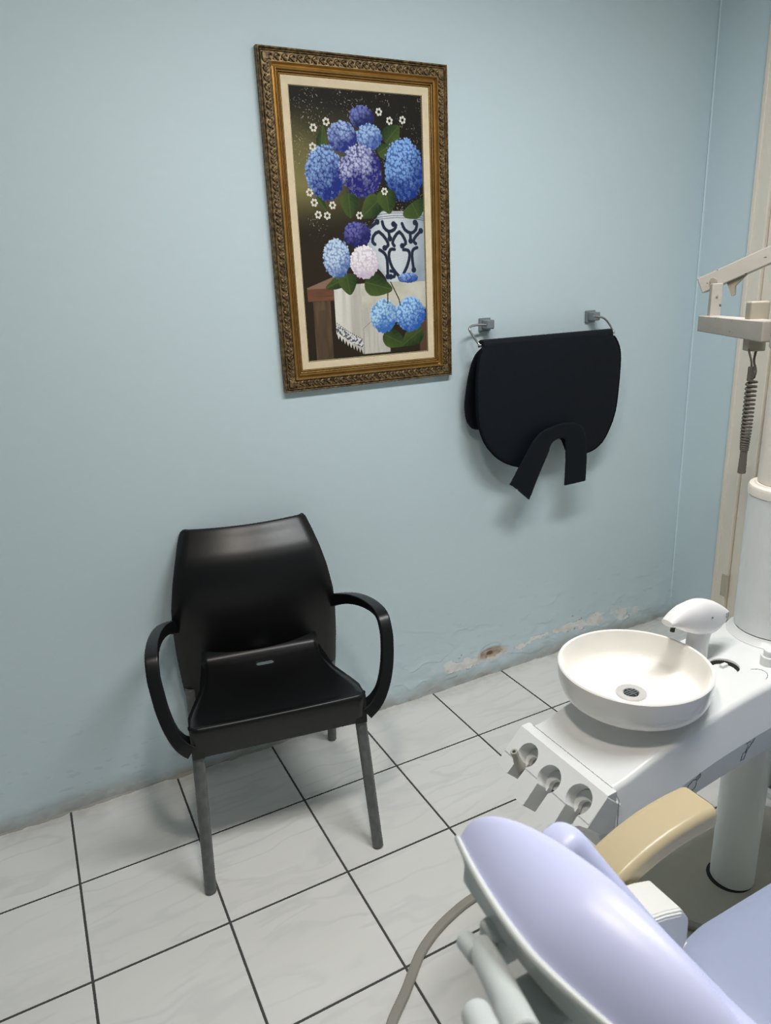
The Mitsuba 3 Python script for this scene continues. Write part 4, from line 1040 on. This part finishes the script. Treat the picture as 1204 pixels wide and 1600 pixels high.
# headrest: a lens-shaped pad on a rimmed shell, tilted up and forward
HT = np.array([0.4034, -1.326, 1.0352])
PH = 0.62
he = np.array([math.cos(PH), 0, -math.sin(PH)])
hn = np.array([math.sin(PH), 0, math.cos(PH)])
HC = np.array([0.4135, -1.489, 1.0245])
HAW = 0.167
ROLL = Rotation.from_rotvec(he * -0.065).as_matrix()
HEADM = frame(HC, ROLL @ (0, 1, 0), -he, ROLL @ hn)        # x': across, y': towards the crown, z': out of the pad
def head_edges(y, grow=0.0):
    a = np.clip(np.abs(y) / (HAW + grow), 0, 1)
    k = 1 - a ** 1.48
    return (0.055 + grow) * k, -(0.024 + grow) * k        # crown edge, neck edge
nu, nv = 61, 41
U = -np.cos(np.linspace(0, np.pi, nu)) * HAW
ring = []
rows = []
for y in U:
    r, f = head_edges(y)
    q = -np.cos(np.linspace(0, np.pi, nv))
    e = (r + f) / 2 + (r - f) / 2 * q
    hgt = 0.0675 * np.maximum(1 - np.abs(y / HAW) ** 1.65, 0) ** (1 / 2.35) * np.maximum(1 - np.abs(q) ** 1.6, 0) ** (1 / 2.2)
    rows.append(np.stack([0 * e + y, e, 0.002 + hgt], 1))
TP = np.array(rows)
BT = TP.copy(); BT[:, :, 2] = 0.0
v = np.vstack([TP.reshape(-1, 3), BT.reshape(-1, 3)])
q = grid_faces(nu, nv); kk = nu * nv
eidx = np.array([i * nv for i in range(nu)] + [(nu - 1) * nv + j for j in range(1, nv)] + [i * nv + nv - 1 for i in range(nu - 2, -1, -1)] + [j for j in range(nv - 2, 0, -1)])
e2 = np.roll(eidx, -1)
pad = trimesh.Trimesh(v, np.vstack([quads_to_tris(q), quads_to_tris(q[:, ::-1] + kk), quads_to_tris(np.stack([eidx, e2, e2 + kk, eidx + kk], 1))]), process=True)
pad.fix_normals()
part('dental_chair', 'headrest', place(pad, HEADM), 'vinyl_lavender', smooth=50, label='padded lavender headrest')
def lens(grow, n=60):
    y = -np.cos(np.linspace(0, np.pi, n)) * (HAW + grow)
    r = [head_edges(a, grow)[0] for a in y]; f = [head_edges(a, grow)[1] for a in y]
    return np.vstack([np.stack([y, r], 1), np.stack([y[::-1], f[::-1]], 1)[1:-1]])
L = [(lens(0.0045), 0.0005), (lens(0.0062), -0.0005), (lens(0.0065), -0.0035), (lens(0.0045), -0.0055), (lens(-0.008), -0.009), (lens(-0.020), -0.016), (lens(-0.027), -0.028)]
part('dental_chair', 'headrest_shell', place(loft([np.c_[p, np.full(len(p), z)] for p, z in L]), HEADM), 'shell_grey', smooth=40, label='pale grey rimmed shell behind the headrest')
part('dental_chair', 'headrest_lever', cat(cyl((0.366, -1.420, 0.994), (0.329, -1.528, 1.043), 0.0125, 28), cyl((0.362, -1.400, 0.986), (0.357, -1.426, 0.998), 0.0088, 24)), 'mech_grey', smooth=40)
part('dental_chair', 'headrest_lever', cyl((0.315, -1.486, 1.028), (0.288, -1.575, 1.066), 0.0115, 28), 'mech_grey', smooth=40)
part('dental_chair', 'headrest_bracket', cat(rbox(0.372, 0.398, -1.432, -1.405, 0.975, 1.010, 0.004), rbox(0.350, 0.44, -1.51, -1.46, 0.955, 1.004, 0.006), rbox(0.316, 0.352, -1.535, -1.495, 0.990, 1.030, 0.006)), 'mech_grey', smooth=40)
# two flat bars that join headrest and backrest
for s in (-1, 1):
    part('dental_chair', 'headrest_bar', cyl((0.415, YC + s * 0.03, 0.990), (0.600, YC + s * 0.03, 0.720), 0.008, 16), 'mech_grey', smooth=40)
# backrest
BD = np.array([0.495, 0, -0.869]); BN = np.array([0.869, 0, 0.495])
B0 = np.array([0.524, YC, 0.966])
BACKM = frame(B0, (0, 1, 0), BD, -BN)        # x': across, y': down the back, z': towards the back
def cushion(outline, th, grow=0.0, n=7, p=2.4, crown=0.0, size=0.014):
    """A cushion with rounded rims over a 2D outline, its front at z' = -th/2 (dome crown metres higher in the middle)."""
    from shapely import distance, points, contains_xy
    from scipy.spatial import Delaunay
    poly = outline.buffer(grow)
    R = th * 0.62
    pts, bound = [], []
    for d in (0.0, 0.0008, 0.003, 0.007, 0.013, 0.021, 0.031):
        g = poly.buffer(-d) if d else poly
        L = g.exterior.length
        k = int(L / (0.006 if d < 0.01 else 0.009))
        pts += [g.exterior.interpolate(i * L / k).coords[0] for i in range(k)]
    x0, y0, x1, y1 = poly.bounds
    gx, gy = np.meshgrid(np.arange(x0, x1, size), np.arange(y0, y1, size * 0.97))
    gp = np.stack([gx.ravel() + 1e-4 * np.sin(gy.ravel() * 900), gy.ravel()], 1)
    gp = gp[contains_xy(poly.buffer(-0.037), gp[:, 0], gp[:, 1])]
    P2 = np.vstack([np.array(pts), gp])
    tri = Delaunay(P2).simplices
    cen = P2[tri].mean(1)
    tri = tri[contains_xy(poly.buffer(1e-5), cen[:, 0], cen[:, 1])]
    a_ = np.cross(P2[tri[:, 1]] - P2[tri[:, 0]], P2[tri[:, 2]] - P2[tri[:, 0]])
    tri = np.where((a_ > 0)[:, None], tri, tri[:, ::-1])
    d = distance(poly.exterior, points(P2)); d[d < 1e-6] = 0
    f = np.clip(d / R, 0, 1)
    z = th / 2 * (1 - (1 - f) ** p) ** (1 / p)
    D = np.clip(d / 0.16, 0, 1)
    zf = -z - crown * (1 - (1 - D) ** 2)
    n = len(P2)
    v = np.vstack([np.c_[P2, zf], np.c_[P2, z]])
    t = trimesh.Trimesh(v, np.vstack([tri[:, ::-1], tri + n]), process=True); t.fix_normals()
    return t
bo = Polygon([(-0.178, 0.0), (-0.138, 0.0), (-0.112, 0.055), (-0.070, 0.125), (0.0, 0.155), (0.070, 0.125), (0.112, 0.055), (0.138, 0.0), (0.178, 0.0), (0.196, 0.08), (0.214, 0.20), (0.225, 0.50), (-0.225, 0.50), (-0.214, 0.20), (-0.196, 0.08)]).buffer(-0.017).buffer(0.040, 12).buffer(-0.023)
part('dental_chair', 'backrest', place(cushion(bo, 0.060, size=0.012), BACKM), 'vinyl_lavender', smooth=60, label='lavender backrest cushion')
bs = place(extrude(bo.buffer(-0.012), 0.026, 0.006), BACKM); bs.apply_translation(-BN * 0.031 * 1.0)
part('dental_chair', 'backrest_shell', bs, 'shell_grey', smooth=35)
# seat: its left edge runs along the armrest
so = Polygon([(0.820, -1.735), (0.820, -1.225), (0.95, -1.205), (1.86, -1.205), (1.86, -1.735)]).buffer(-0.085).buffer(0.085, 14)
sc_ = cushion(so, 0.110, crown=0.0, size=0.016)
sc_.vertices[:, 2] *= 1
part('dental_chair', 'seat', place(sc_, frame((0, 0, 0.468), (1, 0, 0), (0, 1, 0), (0, 0, 1))), 'vinyl_lavender_shaded', smooth=60, label='lavender seat cushion')
sh = extrude(so.buffer(-0.008), 0.055, 0.012); sh.apply_translation((0, 0, 0.372))
part('dental_chair', 'seat_shell', sh, 'shell_grey', smooth=35)
part('dental_chair', 'hinge_cover', rbox(0.845, 0.905, -1.262, -1.222, 0.40, 0.508, 0.008), 'mount_white', smooth=40)
# armrest with its white mount
apath = catmull([(0.700, -1.155, 0.545), (0.728, -1.155, 0.588), (0.772, -1.155, 0.631), (0.820, -1.155, 0.657), (0.880, -1.155, 0.6745), (0.940, -1.155, 0.682), (0.992, -1.155, 0.6825)], 7)
sc2 = np.ones(len(apath)); sc2[-1] = 0.78; sc2[-2] = 0.95
extra = apath[-1] + np.array([0.007, 0, 0])
part('dental_chair', 'armrest', sweep(np.vstack([apath[:-1], apath[-1:] - (0.003, 0, 0), apath[-1:] + (0.003, 0, 0)]), rrect(0.074, 0.042, 0.013, 5), (0, 1, 0), np.r_[np.ones(len(apath) - 2), 1.0, 0.97, 0.80]), 'armrest_tan', smooth=45, label='tan curved armrest')
mp = Polygon([(0.690, 0.548), (0.692, 0.640), (0.712, 0.662), (0.745, 0.664), (0.800, 0.652), (0.835, 0.640), (0.851, 0.615), (0.852, 0.575), (0.838, 0.548)]).buffer(-0.016).buffer(0.016, 8)
mm = extrude(mp, 0.066, 0.008)
mm2 = mm.copy(); 
part('dental_chair', 'armrest_mount', place(mm, np.array([[1, 0, 0, 0], [0, 0, -1, -1.1985], [0, 1, 0, 0], [0, 0, 0, 1.0]])), 'mount_white', smooth=35, label='white rounded mount of the armrest')
part('dental_chair', 'armrest_collar', cyl((0.802, -1.158, 0.612), (0.802, -1.205, 0.612), 0.022, 32), 'mount_white', smooth=40)
part('dental_chair', 'armrest_strut', rbox(0.72, 0.80, -1.262, -1.222, 0.43, 0.556, 0.008), 'mount_white', smooth=40)
# base under the seat
part('dental_chair', 'pedestal', rbox(0.98, 1.55, -1.62, -1.33, 0.0125, 0.374, 0.03), 'shell_grey', smooth=40)
part('dental_chair', 'pedestal_skirt', rbox(0.90, 1.70, -1.68, -1.27, 0.0115, 0.075, 0.02), 'mech_dark', smooth=40)
